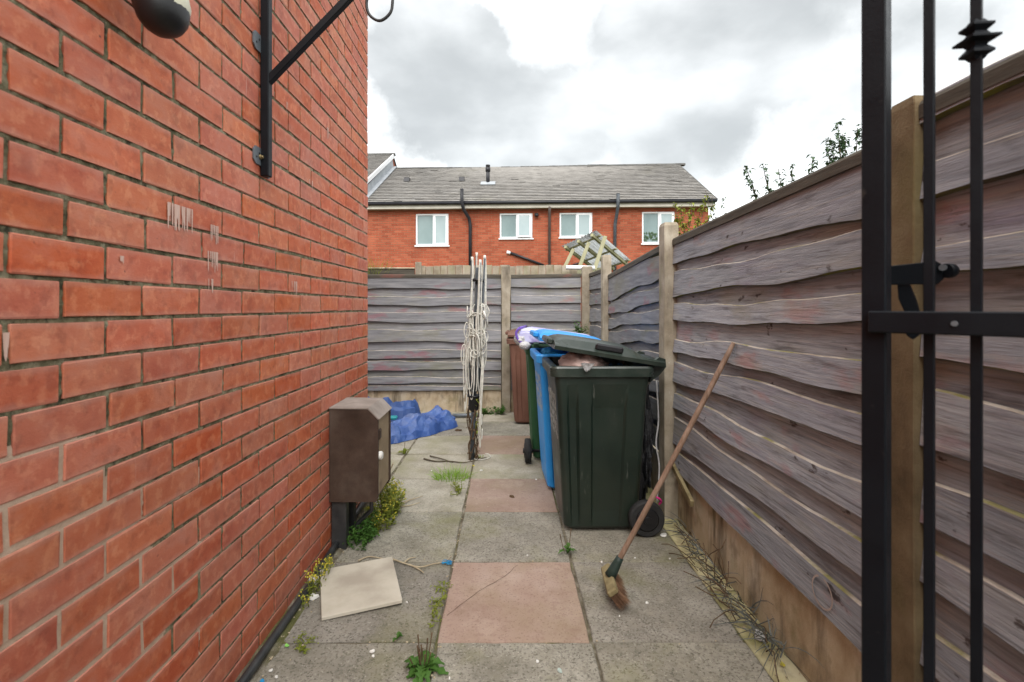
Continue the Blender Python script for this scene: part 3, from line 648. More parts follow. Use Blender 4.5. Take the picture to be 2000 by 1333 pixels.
# main panel
fr1 = [((1.745, 1.705), (1.559, 1.573)), ((1.517, 1.507), (1.414, 1.363)), ((1.329, 1.313), (1.253, 1.211)), ((1.156, 1.106), (1.053, 1.016)), ((1.0, .962), (.91, .849)), ((.789, .77), (.683, .68)),
       ((.604, .623), (.52, .476)), ((.435, .431), (.300, .312))]
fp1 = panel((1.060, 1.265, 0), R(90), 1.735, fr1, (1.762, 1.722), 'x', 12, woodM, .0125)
post(1.020, 3.06, 0, 1.822, 'tallest looking concrete fence post, right behind the dark green bin', .085, .11)
fr2 = [((1.67, 1.60), (1.505, 1.358)), ((1.46, 1.33), (1.34, 1.22)), ((1.30, 1.19), (1.212, 1.087)), ((1.15, 1.06), (1.08, .93)), ((1.0, .88), (.88, .78)), ((.82, .74), (.72, .64)), ((.66, .60), (.54, .50)), ((.48, .44), (.33, .33))]
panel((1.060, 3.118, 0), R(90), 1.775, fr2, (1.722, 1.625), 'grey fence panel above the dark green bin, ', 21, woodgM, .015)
post(1.020, 4.95, 0, 1.822, 'narrower looking concrete fence post beside the far end of the bins', .085, .10)
fr3 = [((1.66, 1.66), (1.50, 1.50)), ((1.46, 1.46), (1.33, 1.33)), ((1.28, 1.28), (1.13, 1.13)), ((1.08, 1.08), (.93, .93)), ((.88, .88), (.76, .76)), ((.70, .70), (.56, .56)), ((.5, .5), (.33, .33))]
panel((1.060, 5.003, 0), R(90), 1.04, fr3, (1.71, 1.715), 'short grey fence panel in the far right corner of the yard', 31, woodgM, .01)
# gravel boards
def gravel(a, b, top, label, seed):
    a = Vector(a); b = Vector(b); L_ = (b - a).length; rz = math.atan2((b - a).y, (b - a).x)
    bm = B(); box(bm, (0, -.025, -.12), (L_, .022, top), .004)
    par = BF if a.y > 6.05 else RF
    mk('gravel_board', bm, gravM, par, loc=a - par.location, rot=(0, 0, rz))
gravel((1.080, -.8, 0), (1.080, 1.183, 0), .28, 'concrete gravel board under the fence panel behind the gate', 1)
gravel((1.080, 1.262, 0), (1.080, 3.0, 0), .30, 'stained ochre concrete gravel board under the panel with the broom', 2)
gravel((1.080, 3.12, 0), (1.080, 4.895, 0), .30, 'concrete gravel board behind the wheelie bins', 3)
gravel((1.080, 5.005, 0), (1.080, 6.0, 0), .30, 'short concrete gravel board in the far right corner', 4)
# back fence, local +y faces the camera
bz = lambda v: H + (CY - v) * 6.05 / F
frb = [((bz(541),) * 2, (bz(564.5),) * 2), ((bz(580),) * 2, (bz(597),) * 2), ((bz(610),) * 2, (bz(630),) * 2), ((bz(645),) * 2, (bz(668),) * 2), ((bz(684),) * 2, (bz(700),) * 2), ((bz(706),) * 2, (bz(723),) * 2), ((bz(737),) * 2, (bz(749),) * 2), ((bz(754),) * 2, (bz(763),) * 2)]
frb2 = [((bz(541),) * 2, (bz(562),) * 2), ((bz(577),) * 2, (bz(592),) * 2), ((bz(607),) * 2, (bz(628),) * 2), ((bz(643),) * 2, (bz(664),) * 2), ((bz(680),) * 2, (bz(702),) * 2), ((bz(714),) * 2, (bz(730),) * 2), ((bz(742),) * 2, (bz(762),) * 2)]
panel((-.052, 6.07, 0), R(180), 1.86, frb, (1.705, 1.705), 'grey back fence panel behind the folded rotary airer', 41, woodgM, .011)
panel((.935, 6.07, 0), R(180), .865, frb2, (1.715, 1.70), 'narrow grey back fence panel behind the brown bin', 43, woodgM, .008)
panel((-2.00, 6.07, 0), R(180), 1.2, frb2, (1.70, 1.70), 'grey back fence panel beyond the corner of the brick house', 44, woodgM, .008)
post(.008, 6.06, 0, 1.815, 'concrete post in the middle of the back fence', .105, .10)
post(1.005, 6.03, 0, 1.80, 'x', .125, .085)
post(-1.955, 6.06, 0, 1.80, 'concrete post of the back fence hidden behind the brick house', .085, .10)
gravel((-.052, 6.085, 0), (-1.905, 6.085, 0), .272, 'mossy gravel board under the back fence behind the blue tarpaulin', 5)
gravel((.935, 6.085, 0), (.068, 6.085, 0), .272, 'gravel board under the back fence behind the bins', 6)
gravel((-2.01, 6.085, 0), (-3.2, 6.085, 0), .272, 'gravel board of the back fence beyond the house corner', 7)
# a projecting offcut at the foot of the main panel
bm = B(); obox(bm, P(1312, 905, 3.0), P(1352, 985, 2.62), .02, .035, .002); tag(mk('timber_offcut', bm, [headM]), 'mossy timber offcut wedged under the right fence behind the broom', 'offcut')
# chalk ring and strokes on the boards
def chalk(pts):
    bm = B()
    for i, (a, b) in enumerate(zip(pts, pts[1:])):
        a = Vector(a); b = Vector(b); t = (b - a).normalized(); s = Vector((1, 0, 0)).cross(t) * .0035 * random.uniform(.6, 1.2)
        bm.faces.new([bm.verts.new(v) for v in (a - s, b - s, b + s, a + s)])
    return bm
def chalk_on(pts):        # world points on the face of the main panel
    M = (Matrix.Translation(RF.location) @ fp1.matrix_basis).inverted()
    bm = B(); pts = [M @ Vector(p) for p in pts]
    for a, b in zip(pts, pts[1:]):
        t = (b - a).normalized(); s = Vector((0, 1, 0)).cross(t) * .003
        bm.faces.new([bm.verts.new(v) for v in (a - s, b - s, b + s, a + s)])
    mk('chalk_mark', bm, chalkM, fp1)
cxp = 1.060 - .0355
chalk_on([(cxp, 1.582 + .05 * math.cos(R(100) + R(330) * k / 22), .376 + .048 * math.sin(R(100) + R(330) * k / 22)) for k in range(23)])

# ------------------------------------------------------------------ beyond the back fence
nf = empty('neighbour_fence', (0, 6.32, 0), 0, 'old close boarded fence top showing just behind the back fence', 'fence')
x = -1.12; k = 0
rn = random.Random(3)
while x < .86:
    bm = B(); wd = rn.uniform(.09, .105); box(bm, (x, -.01, 0), (x + wd - .004, .01 + rn.uniform(0, .006), 1.835 + rn.uniform(-.012, .008)), .002)
    mk('slat', bm, concM, nf)
    x += wd; k += 1
bm = B(); box(bm, (-1.16, -.03, 0), (-1.08, -.012, 1.88), .004); mk('post', bm, concM, nf)
bm = B(); box(bm, (-2.6, -.02, 0), (-1.17, .01, 1.79), .004); mk('low_boarding', bm, capM, nf)
bm = B(); box(bm, (-2.6, -.03, 1.7901), (-1.17, .02, 1.81), .004); mk('rail', bm, gravM, nf)
# white tube on the fence top
bm = B(); tube(bm, [(.77, 6.2, 1.80), (1.13, 6.2, 1.795)], .028, 14); tag(mk('plastic_tube', bm, upvcM, smooth=True), 'white plastic tube lying along the top of the back fence', 'tube')
# open shelter with a clear corrugated roof
sh = empty('lean_to_shelter', (1.1, 8.2, 0), 0, 'open timber shelter with a corrugated clear roof behind the back fence', 'shelter')
so_ = Vector(sh.location)
A_, B_, C_ = P(1097, 481, 8.0), P(1165, 450, 7.3), P(1233, 509, 8.2)
D_ = A_ + C_ - B_; nrm = (B_ - A_).cross(C_ - B_).normalized(); nrm = nrm if nrm.z > 0 else -nrm
bm = B(); nu, nv = 60, 6; gv = {}
for i in range(nu + 1):
    for j in range(nv + 1):
        p = A_ + (B_ - A_) * (i / nu) + (C_ - B_) * (j / nv) + nrm * .010 * math.sin(i * 1.25)
        gv[i, j] = bm.verts.new(p - so_)
for i in range(nu):
    for j in range(nv): bm.faces.new((gv[i, j], gv[i + 1, j], gv[i + 1, j + 1], gv[i, j + 1]))
bmesh.ops.solidify(bm, geom=bm.faces[:], thickness=.006)
mk('roof_sheet', bm, sheetM, sh, smooth=True)
for t in (.12, .5, .88):
    bm = B(); a = A_ + (B_ - A_) * t - nrm * .045; b = D_ + (C_ - D_) * t - nrm * .045; obox(bm, a - so_, b - so_, .045, .05, .003); mk('rafter', bm, timbM, sh)
for u in (.12, .55, .95):
    bm = B(); a = A_ + (D_ - A_) * u - nrm * .018; b = B_ + (C_ - B_) * u - nrm * .018; obox(bm, a - so_, b - so_, .05, .02, .003); mk('batten', bm, timbM, sh)
for (tx, ty), (bx, by) in (((1120, 487), (1102, 524)), ((1150, 474), (1131, 524)), ((1182, 462), (1162, 524))):
    bm = B(); dd_ = 8.0 - .7 * (tx - 1097) / 68 * .95; a = P(tx, ty, dd_); b = P(bx, by, dd_); dr_ = (b - a); b2 = b + dr_ * .05
    obox(bm, a - so_, b2 - so_, .07, .05, .003); mk('strut', bm, timbM, sh)
bm = B(); a = P(1100, 523, 8.1); box(bm, Vector((a.x - .05, 8.0, a.z - .12)) - so_, Vector((a.x + .75, 8.3, a.z - .01)) - so_, .01)
for xx in (a.x, a.x + .65): box(bm, Vector((xx, 8.02, -.1)) - so_, Vector((xx + .07, 8.12, a.z - .13)) - so_)
mk('base_frame', bm, timbM, sh)

# ------------------------------------------------------------------ far terrace
hs_ang = math.atan2(-.55, 12.3)
HX0, HY0 = -5.30, 18.15
ter = empty('terraced_house', (HX0, HY0, 0), hs_ang, 'long red brick terrace with grey tiled roof and white windows beyond the back fence', 'building')
TL = 12.62; EZ = 4.90; RZ = 7.62; DP = 4.1
cs, sn = math.cos(hs_ang), math.sin(hs_ang)
def onwall(px, py):       # photo point to terrace wall coordinates
    k = (px - CX) / F       # X = k*Y ; X = HX0 + u*cs ; Y = HY0 + u*sn
    u = (k * HY0 - HX0) / (cs - k * sn); Y = HY0 + u * sn
    return u, H + (CY - py) / F * Y
wins = [(812, 418, 876, 480), (976, 417, 1040, 466), (1093, 416, 1157, 464), (1254, 414, 1318, 476)]
wr = []
for x0, y0, x1, y1 in wins:
    u0, z1 = onwall(x0, y0); u1, _ = onwall(x1, y0); _, z0 = onwall(x0, y1); wr.append((u0, z0, u1, z1))
# wall as a grid with window openings
us = sorted({0., TL} | {u for q in wr for u in (q[0], q[2])}); zs = sorted({-.1, EZ} | {z for q in wr for z in (q[1], q[3])})
bm = B()
for a, b in zip(us, us[1:]):
    for c, d in zip(zs, zs[1:]):
        mu, mz = (a + b) / 2, (c + d) / 2
        if any(q[0] < mu < q[2] and q[1] < mz < q[3] for q in wr): continue
        bm.faces.new([bm.verts.new(v) for v in ((a, 0, c), (b, 0, c), (b, 0, d), (a, 0, d))])
for u0, z0, u1, z1 in wr:       # reveals
    for q in (((u0, 0, z0), (u0, .12, z0), (u0, .12, z1), (u0, 0, z1)), ((u1, 0, z1), (u1, .12, z1), (u1, .12, z0), (u1, 0, z0)), ((u0, 0, z0), (u1, 0, z0), (u1, .12, z0), (u0, .12, z0)), ((u0, .12, z1), (u1, .12, z1), (u1, 0, z1), (u0, 0, z1))):
        bm.faces.new([bm.verts.new(v) for v in q])
bm.faces.new([bm.verts.new(v) for v in ((TL, 0, -.1), (TL, 2 * DP, -.1), (TL, 2 * DP, EZ), (TL, DP, RZ - .1), (TL, 0, EZ))])
bmesh.ops.remove_doubles(bm, verts=bm.verts, dist=.001)
mk('wall', bm, ffaceM, ter)
for i, (u0, z0, u1, z1) in enumerate(wr):
    wn = link('window', None, ter) if 0 else None
    bm = B(); t = .055; y0, y1 = .03, .10; mid = u0 + (u1 - u0) * (.52 if i != 0 else .54)
    box(bm, (u0, y0, z0), (u0 + t, y1, z1)); box(bm, (u1 - t, y0, z0), (u1, y1, z1)); box(bm, (u0 + t, y0, z1 - t), (u1 - t, y1, z1)); box(bm, (u0 + t, y0, z0), (u1 - t, y1, z0 + t)); box(bm, (mid - t / 2, y0, z0 + t), (mid + t / 2, y1, z1 - t))
    wn = mk('window', bm, upvcM, ter)
    bm = B(); s0, s1 = mid + t / 2, u1 - t
    Ms = Matrix.Translation((0, 0, 0))
    yy = (.0, .03); tt = .05
    if i == 1: tilt = .10
    else: tilt = 0.0
    vs = box(bm, (s0 - .02, yy[0], z0 + t - .02), (s0 + tt, yy[1] - .002, z1 - t + .02)); vs += box(bm, (s1 - tt, yy[0], z0 + t - .02), (s1 + .02, yy[1] - .002, z1 - t + .02))
    vs += box(bm, (s0 + tt, yy[0], z1 - t - tt + .02), (s1 - tt, yy[1] - .002, z1 - t + .02)); vs += box(bm, (s0 + tt, yy[0], z0 + t - .02), (s1 - tt, yy[1] - .002, z0 + t + tt - .02))
    for v in bm.verts: v.co.y -= tilt * (z1 - v.co.z) / (z1 - z0)
    mk('sash', bm, upvcM, wn)
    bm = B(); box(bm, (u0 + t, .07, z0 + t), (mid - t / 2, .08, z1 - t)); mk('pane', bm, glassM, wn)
    bm = B(); box(bm, (s0 + tt, .008, z0 + t + tt - .02), (s1 - tt, .014, z1 - t - tt + .02))
    for v in bm.verts: v.co.y -= tilt * (z1 - v.co.z) / (z1 - z0)
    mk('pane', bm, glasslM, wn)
    bm = B(); box(bm, (u0 - .04, -.05, z0 - .05), (u1 + .04, .03, z0 - .002), .005); mk('sill', bm, upvcM, wn)
    bm = B(); box(bm, (u0 + t, .055, z1 - t - .06), (mid - t / 2, .069, z1 - t - .002)); mk('head_shadow_strip', bm, gutM, wn) if 0 else bm.free()
# fascia, gutter
bm = B(); box(bm, (0, -.24, EZ - .02), (TL + .15, -.215, EZ + .16)); mk('fascia', bm, fasM, ter)
bm = B(); box(bm, (0, -.2145, EZ - .02), (TL + .15, .0, EZ - .002)); mk('soffit', bm, fasM, ter)
bm = B(); tube(bm, [(0, -.30, EZ + .165), (TL + .18, -.30, EZ + .165)], .062, 10); mk('gutter', bm, gutM, ter)
# roof: lapped courses of tiles
def roof(parent, u0, u1, z_e, z_r, depth, name='roof', over=.32, seed=1, sag=0):
    bm = B(); ton = []; rn = random.Random(seed)
    ncs = 25; sl_ = Vector((0, depth + over, z_r - z_e)); nr = Vector((0, -(z_r - z_e), depth + over)).normalized()
    for c in range(ncs):
        a = Vector((0, -over, z_e)) + sl_ * (c / ncs); b = Vector((0, -over, z_e)) + sl_ * ((c + 1.18) / ncs)
        if c == ncs - 1: b = Vector((0, -over, z_e)) + sl_
        u = u0 - (.15 if c % 2 else 0)
        while u < u1:
            x0 = max(u, u0); x1 = min(u + .30 - .008, u1)
            if x1 - x0 > .03:
                lift = .034 + rn.uniform(-.003, .004) + (.012 if rn.random() < .02 else 0)
                sg = sag * math.sin(math.pi * (x0 - u0) / (u1 - u0))
                t = rn.random()
                v = [bm.verts.new(Vector((x, 0, -sg * c / ncs)) + p) for x, p in ((x0, a + nr * lift), (x1, a + nr * lift), (x1, b + nr * .006), (x0, b + nr * .006), (x0, a + sl_ * .012), (x1, a + sl_ * .012))]
                bm.faces.new((v[0], v[1], v[2], v[3])); f_ = bm.faces.new((v[4], v[5], v[1], v[0])); f_.material_index = 1; ton += [t, t]  # dark riser paints the shadow gap under each tile course
            u += .30
    # underlay and rear slope
    e0 = Vector((0, -over, z_e - .002)); r0 = Vector((0, depth, z_r - .002)); k0 = Vector((0, 2 * depth + over, z_e - .002))
    for p, q in ((e0, r0), (r0, k0)):
        bm.faces.new([bm.verts.new(Vector((x, 0, 0)) + w_) for x, w_ in ((u0, p), (u1, p), (u1, q), (u0, q))]); ton.append(.5)
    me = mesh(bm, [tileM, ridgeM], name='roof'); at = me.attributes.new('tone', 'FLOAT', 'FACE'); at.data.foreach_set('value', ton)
    return tag(link(name, me, parent), kind='stuff')
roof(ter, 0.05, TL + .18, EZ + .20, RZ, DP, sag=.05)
u = .2; k = 0
while u < TL + .1:
    L_ = .43; bm = B(); zz = RZ + .01 + .015 * math.sin(u * .9) - .05 * math.sin(math.pi * u / TL)
    prism(bm, [(-.13, -.05), (-.05, .045), (.05, .045), (.13, -.05)], 0, 0, L_ - .018)
    if u > 4.6: mk('ridge_tile', bm, ridgeM, ter, loc=(u, DP, zz + rn.uniform(-.006, .006)), rot=(0, rn.uniform(-.012, .012), 0))
    else:
        for v in bm.verts: v.co.z *= .5
        mk('ridge_tile', bm, ridgeM, ter, loc=(u, DP, zz - .02))
    u += L_
# verge trim on the right
bm = B(); obox(bm, (TL + .19, -.32, EZ + .19), (TL + .19, DP, RZ - .02), .03, .07); mk('verge', bm, ridgeM, ter)
# pipes
def wpipe(pts, r, m, name, y=-.12):
    q = []
    for px, py, yy in pts:
        u, z = onwall(px, py); q.append((u, yy, z))
    bm = B(); tube(bm, q, r, 10); return mk(name, bm, m, ter, smooth=False)
wpipe([(905, 374, -.40), (905, 400, -.40), (908, 413, -.34), (917, 428, -.12), (919, 440, -.10), (919, 560, -.10)], .062, gutM, 'soil_pipe')
wpipe([(1203, 384, -.42), (1203, 408, -.40), (1202, 425, -.2), (1200, 440, -.12), (1199, 560, -.12)], .060, poleM, 'soil_pipe')
wpipe([(1073, 408, -.28), (1073, 418, -.10), (1073, 560, -.09)], .048, gpipeM, 'downpipe')
wpipe([(996, 494, -.06), (1062, 519, -.06)], .045, gutM, 'waste_pipe'); wpipe([(990, 493, -.05), (997, 495, -.05)], .06, upvcM, 'pipe_collar')
wpipe([(1130, 515, -.06), (1118, 518, -.06)], .03, gutM, 'waste_pipe')
u, z = onwall(1048, 420); bm = B(); box(bm, (u - .07, -.16, z - .08), (u + .07, -.02, z + .04), .03); mk('security_lamp', bm, gutM, ter)
# roof vents
def onroof(px, py):
    for it in range(60):
        t = it / 60; y = -.32 + t * (DP + .32); z = EZ + .2 + t * (RZ - EZ - .2); k = (px - CX) / F
        u = (k * (HY0 + y * cs) - HX0 + y * sn) / (cs - k * sn); Y = HY0 + u * sn + y * cs
        if CY - (z - H) / Y * F <= py: return Vector((u, y, z))
    return Vector((u, y, z))
v = onroof(953, 360); bm = B(); obox(bm, v + Vector((-.28, -.1, -.0)), v + Vector((.30, -.1, -.0)), .30, .05, up=(0, -.55, .8)); fl = mk('vent_flashing', bm, leadM, ter)
bm = B(); tube(bm, [v + Vector((0, 0, -.1)), v + Vector((0, 0, .62))], .075, 12); tube(bm, [v + Vector((0, 0, .5)), v + Vector((0, 0, .66))], .10, 12); tube(bm, [v + Vector((0, 0, .70)), v + Vector((0, 0, .76))], .09, 12); mk('vent_pipe', bm, gutM, ter)
for px, py in ((795, 355), (902, 354)):
    v = onroof(px, py); bm = B(); prism(bm, [(v.y - .12, v.z - .03), (v.y + .12, v.z + .16), (v.y - .08, v.z + .15)], 0, v.x - .11, v.x + .11); mk('tile_vent', bm, gutM, ter)
# plants on the sill of the right hand window
u0, z0, u1, z1 = wr[3]; bm = B(); rn = random.Random(2)
for k in range(40):
    p = Vector((u0 + .1 + rn.uniform(0, .42), .05, z0 + .08 + rn.uniform(0, .28))); leaf(bm, p, (rn.uniform(-1, 1), -.1, rn.uniform(.0, 1)), (0, -1, .3), .12, .05)
mk('window_plant', bm, darklM, ter)
# taller house joined on the left
th = empty('taller_house', (HX0, HY0, 0), hs_ang, 'taller grey roofed house end joined to the left of the terrace', 'building')
UP = .62
bm = B(); prism(bm, [(-.02, -.1), (2 * DP, -.1), (2 * DP, EZ + UP), (DP, RZ + UP - .08), (-.02, EZ + UP)], 0, -6, -.02); mk('wall', bm, ffaceM, th)
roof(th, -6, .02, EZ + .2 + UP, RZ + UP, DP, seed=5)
bm = B(); obox(bm, (.045, -.34, EZ + .2 + UP - .06), (.045, DP, RZ + UP - .06), .04, .17); mk('barge_board', bm, upvcM, th)
u = -5.9
while u < -.02:
    bm = B(); prism(bm, [(-.13, -.05), (-.05, .045), (.05, .045), (.13, -.05)], 0, 0, .41); mk('ridge_tile', bm, ridgeM, th, loc=(u, DP, RZ + UP + .01)); u += .43
bm = B(); obox(bm, (.10, -.3, EZ + .26), (.10, DP - .05, RZ + .05), .20, .03); mk('flashing', bm, leadM, th)
bm = B(); obox(bm, (.01, -.2, EZ + .42), (.01, DP - .05, RZ + .20), .03, .36); mk('flashing', bm, leadM, th)

# ------------------------------------------------------------------ paving stuff: board, tarp
bd = [G(625, 1119, .02), G(766, 1093, .02), G(786, 1176, .018), G(628, 1209, .012)]
zt = [.028, .03, .022, .012]
bm = B(); top_ = [bm.verts.new((p.x, p.y, z + .006)) for p, z in zip(bd, zt)]; bot = [bm.verts.new((p.x, p.y, z - .010)) for p, z in zip(bd, zt)]
bm.faces.new(top_[::-1]); bm.faces.new(bot)
for k in range(4): bm.faces.new((top_[k], top_[(k + 1) % 4], bot[(k + 1) % 4], bot[k]))
bmesh.ops.recalc_face_normals(bm, faces=bm.faces); bmesh.ops.bevel(bm, geom=bm.edges[:], offset=.002, segments=1, affect='EDGES')
tag(mk('square_board', bm, boardM), 'dirty white square board lying on the paving by the meter box', 'board')
# tarpaulin
def tarp(A0, A1, hw, hh, seed, m, name, label, n=34, mm=16):
    A0 = Vector(A0); A1 = Vector(A1); d = (A1 - A0); ln = d.length; d.normalize(); s = Vector((-d.y, d.x, 0)); bm = B(); g = {}
    for i in range(n + 1):
        t = i / n
        for j in range(mm + 1):
            v = -1 + 2 * j / mm
            env = min(1, (t / .08)) ** .5 * min(1, (1 - t) / .10) ** .5
            w_ = hw * (.75 + .35 * math.sin(t * 2.6 + .4)) * (.85 + .25 * noise.noise((t * 5, seed, 0))) * (.35 + .65 * env)
            h_ = hh * env * max(0, 1 - abs(v) ** 2.2) ** .55
            q = Vector((t * ln * 4.6, v * 1.3, seed))
            c = noise.cell(q) if 0 else 0
            vo = noise.voronoi(q)[0]; rid = (vo[1] - vo[0])
            rd2 = noise.voronoi(q * 2.1 + Vector((5, 5, 5)))[0]; rid2 = rd2[1] - rd2[0]
            fa = 1 - abs(noise.noise(Vector((t * 6, v * 1.4, seed)))) * 3; fb = 1 - abs(noise.noise(Vector((t * 3 + v * 2, v * 3, seed + 9)))) * 3.2
            h2 = h_ * (.70 + .30 * max(-.6, fa) + .26 * max(-.6, fb))
            jx = random.uniform(-.012, .012) * (0 < i < n); p = A0 + d * (t * ln + jx) + s * (v * w_ + random.uniform(-.008, .008)); h2 += random.uniform(-.004, .004) * (h2 > .03); g[i, j] = bm.verts.new((p.x, p.y, .004 + max(0, h2)))
    for i in range(n):
        for j in range(mm): bm.faces.new((g[i, j], g[i + 1, j], g[i + 1, j + 1], g[i, j + 1]))
    bmesh.ops.triangulate(bm, faces=bm.faces[:], quad_method='SHORT_EDGE')
    return tag(mk(name, bm, m, smooth=False), label, 'tarpaulin')
tarp((-1.62, 4.35, 0), (-.60, 5.50, 0), .27, .175, 3.3, tarpM, 'tarpaulin', 'crumpled blue tarpaulin heap on the paving behind the meter box')
o = tarp((-2.0, 5.55, 0), (-.98, 5.75, 0), .20, .23, 7.7, tarpdM, 'folded_sheet', 'darker blue folded sheet behind the crumpled blue tarpaulin', 24, 10)
bm = B(); box(bm, (-1.42, 5.22, .09), (-1.165, 5.30, .125), .01); tag(mk('teal_strap', bm, tealM), 'teal strip sticking out beside the meter box by the blue tarpaulin', 'strap')
bm = B(); tube(bm, [(-.62, 5.72, .03), (-.30, 5.76, .028)], .022, 10); tube(bm, [(-.45, 5.74, .03), (-.36, 5.752, .03)], .028, 10); tag(mk('pipe_offcut', bm, zincM, smooth=False), 'short grey pipe lying at the foot of the back fence', 'pipe')

# ------------------------------------------------------------------ wheelie bins
def rrect(hx, hy, r, n=7, flute=0., x0=0.):
    """rounded rectangle, with a shallow recess along both long sides"""
    pts = []
    for cx, cy, a0 in ((hx - r, hy - r, 0), (-(hx - r), hy - r, 90), (-(hx - r), -(hy - r), 180), (hx - r, -(hy - r), 270)):
        for k in range(n + 1): a = R(a0 + 90 * k / n); pts.append((cx + r * math.cos(a), cy + r * math.sin(a)))
        if a0 == 0:
            for f_, dd in ((.42, 0), (.38, 1), (-.08, 1), (-.12, 0), (-.30, 0), (-.34, 1), (-.44, 1), (-.48, 0)): pts.append((hx * f_ * 1.5 - .02, hy - flute * dd))
        if a0 == 180:
            for f_, dd in ((-.48, 0), (-.44, 1), (-.34, 1), (-.30, 0), (-.12, 0), (-.08, 1), (.38, 1), (.42, 0)): pts.append((hx * f_ * 1.5 - .02, -(hy - flute * dd)))
    return pts
def loft(bm, levels, mi=0, cap0=True, cap1=True):
    rings = [[bm.verts.new((x + ox, y + oy, z)) for x, y in pts] for pts, ox, oy, z in levels]
    for a, b in zip(rings, rings[1:]):
        n = len(a)
        for k in range(n): f = bm.faces.new((a[k], a[(k + 1) % n], b[(k + 1) % n], b[k])); f.smooth = False
    if cap0: bm.faces.new(rings[0][::-1])
    if cap1: bm.faces.new(rings[-1])
def wheel(parent, x, y, z, r=.1, t=.05):
    bm = B(); tube(bm, [(x, y - t / 2, z), (x, y - t / 2 + .006, z), (x, y + t / 2 - .006, z), (x, y + t / 2, z)], [r - .008, r, r, r - .008], 32); wh = mk('wheel', bm, tyreM, parent)
    for s in (-1, 1):
        bm = B()
        tube(bm, [(x, y + s * (t / 2 + .0008), z), (x, y + s * (t / 2 + .006), z)], [r * .66, r * .58], 24); tube(bm, [(x, y + s * (t / 2 + .006), z), (x, y + s * (t / 2 + .016), z)], [.022, .02], 12)
        mk('hub', bm, blackmatM, wh)
def wheelie(loc, rz, label, mb_, ml, lid=8, rimz=.97, hx=.30, hy=.275, xshift=0):
    """front at local -x, hinge, handle and wheels at local +x"""
    p = empty('wheelie_bin', loc, rz, label, 'wheelie bin', 'wheelie bins in a row by the right fence')
    bm = B(); lv = []
    for z, ax, ay, fl in ((.02, .196, .200, .0), (.035, .211, .213, .004), (.12, .220, .222, .015), (.45, .240, .240, .018), (.72, .255, .252, .015), (.82, .262, .257, .004), (.86, .268, .260, 0), (rimz - .055, .272, .262, 0)):
        lv.append((rrect(ax, ay, .035, 9, fl), -.012, 0, z))
    # inner wall so the open bin is hollow
    lv2 = lv + [(rrect(.272, .262, .035, 9, 0), -.012, 0, rimz - .004), (rrect(.256, .246, .035, 9, 0), -.012, 0, rimz - .004), (rrect(.225, .215, .035, 9, 0), -.012, 0, .60)]
    loft(bm, lv2); body = mk('body', bm, mb_, p)
    bm = B()
    a = rrect(.300, .280, .045, 9); b = rrect(.276, .2635, .036, 9)
    lvr = [(rrect(.2745, .2645, .036, 9), -.012, 0, rimz - .062), (rrect(.296, .279, .045, 9), -.012, 0, rimz - .06), (a, -.012, 0, rimz - .012), (rrect(.296, .276, .045, 9), -.012, 0, rimz - .002), (rrect(.266, .254, .036, 9), -.012, 0, rimz), (rrect(.264, .252, .036, 9), -.012, 0, rimz - .03)]
    loft(bm, lvr, cap0=False, cap1=False); mk('rim', bm, ml, p)
    # handle and hinge at the back
    bm = B()
    for s in (-1, 1):
        prism(bm, [(.27, rimz - .10), (.33, rimz - .055), (.365, rimz - .01), (.36, rimz + .035), (.325, rimz + .045), (.28, rimz + .01)], 1, s * .20 - .02, s * .20 + .02)
    tube(bm, [(.34, -.235, rimz + .008), (.34, .235, rimz + .008)], .016, 10); mk('handle', bm, ml, p)
    bm = B(); prism(bm, [(.13, .03), (.24, .03), (.262, .30), (.225, .32)], 1, -.12, .12); tube(bm, [(.235, -.30, .1), (.235, .30, .1)], .012, 8); mk('axle', bm, blackmatM, p)
    for s in (-1, 1): wheel(p, .235, s * .262, .1)
    # lid: shallow dome with a lipped skirt, opened by an angle about its hinge
    lp = B(); LL, W_ = .63, .285
    nu = 20; g = []
    for i in range(nu + 1):
        t = i / nu; x = -LL * t
        crown = .020 * math.sin(math.pi * min(1, max(0, (t - .12) / .95))) ** .6 + (.028 if t > .30 else .028 * max(0, (t - .16) / .14))
        if t > .93: crown *= (1 - (t - .93) / .07 * .55)
        row = []
        for yy, k in ((-W_, -.022), (-W_ - .004, 0.0), (-W_ + .012, .010), (-W_ + .05, crown * .85 + .006), (-W_ * .5, crown + .010), (0, crown + .014), (W_ * .5, crown + .010), (W_ - .05, crown * .85 + .006), (W_ - .012, .010), (W_ + .004, 0.), (W_, -.022)):
            row.append(lp.verts.new((x, yy, k)))
        g.append(row)
    for a, b in zip(g, g[1:]):
        for k in range(10): f = lp.faces.new((a[k], b[k], b[k + 1], a[k + 1])); f.smooth = k in (3, 4, 5, 6)
    lp.faces.new([v for v in g[-1]])
    bmesh.ops.recalc_face_normals(lp, faces=lp.faces)
    bmesh.ops.solidify(lp, geom=lp.faces[:], thickness=.005)
    ld = mk('lid', lp, ml, p, loc=(.335, 0, rimz + .018), rot=(0, R(lid), 0))
    bm = B(); box(bm, (-LL - .035, -.16, -.006), (-LL + .005, .16, .030), .008); mk('lid_handle', bm, ml, ld)
    for s in (-1, 1):
        bm = B(); box(bm, (-.40, s * (W_ - .018) - .014, .010), (-.24, s * (W_ - .018) + .014, .050), .010)
        mk('side_grip', bm, blackmatM, ld)
    return p, body, ld
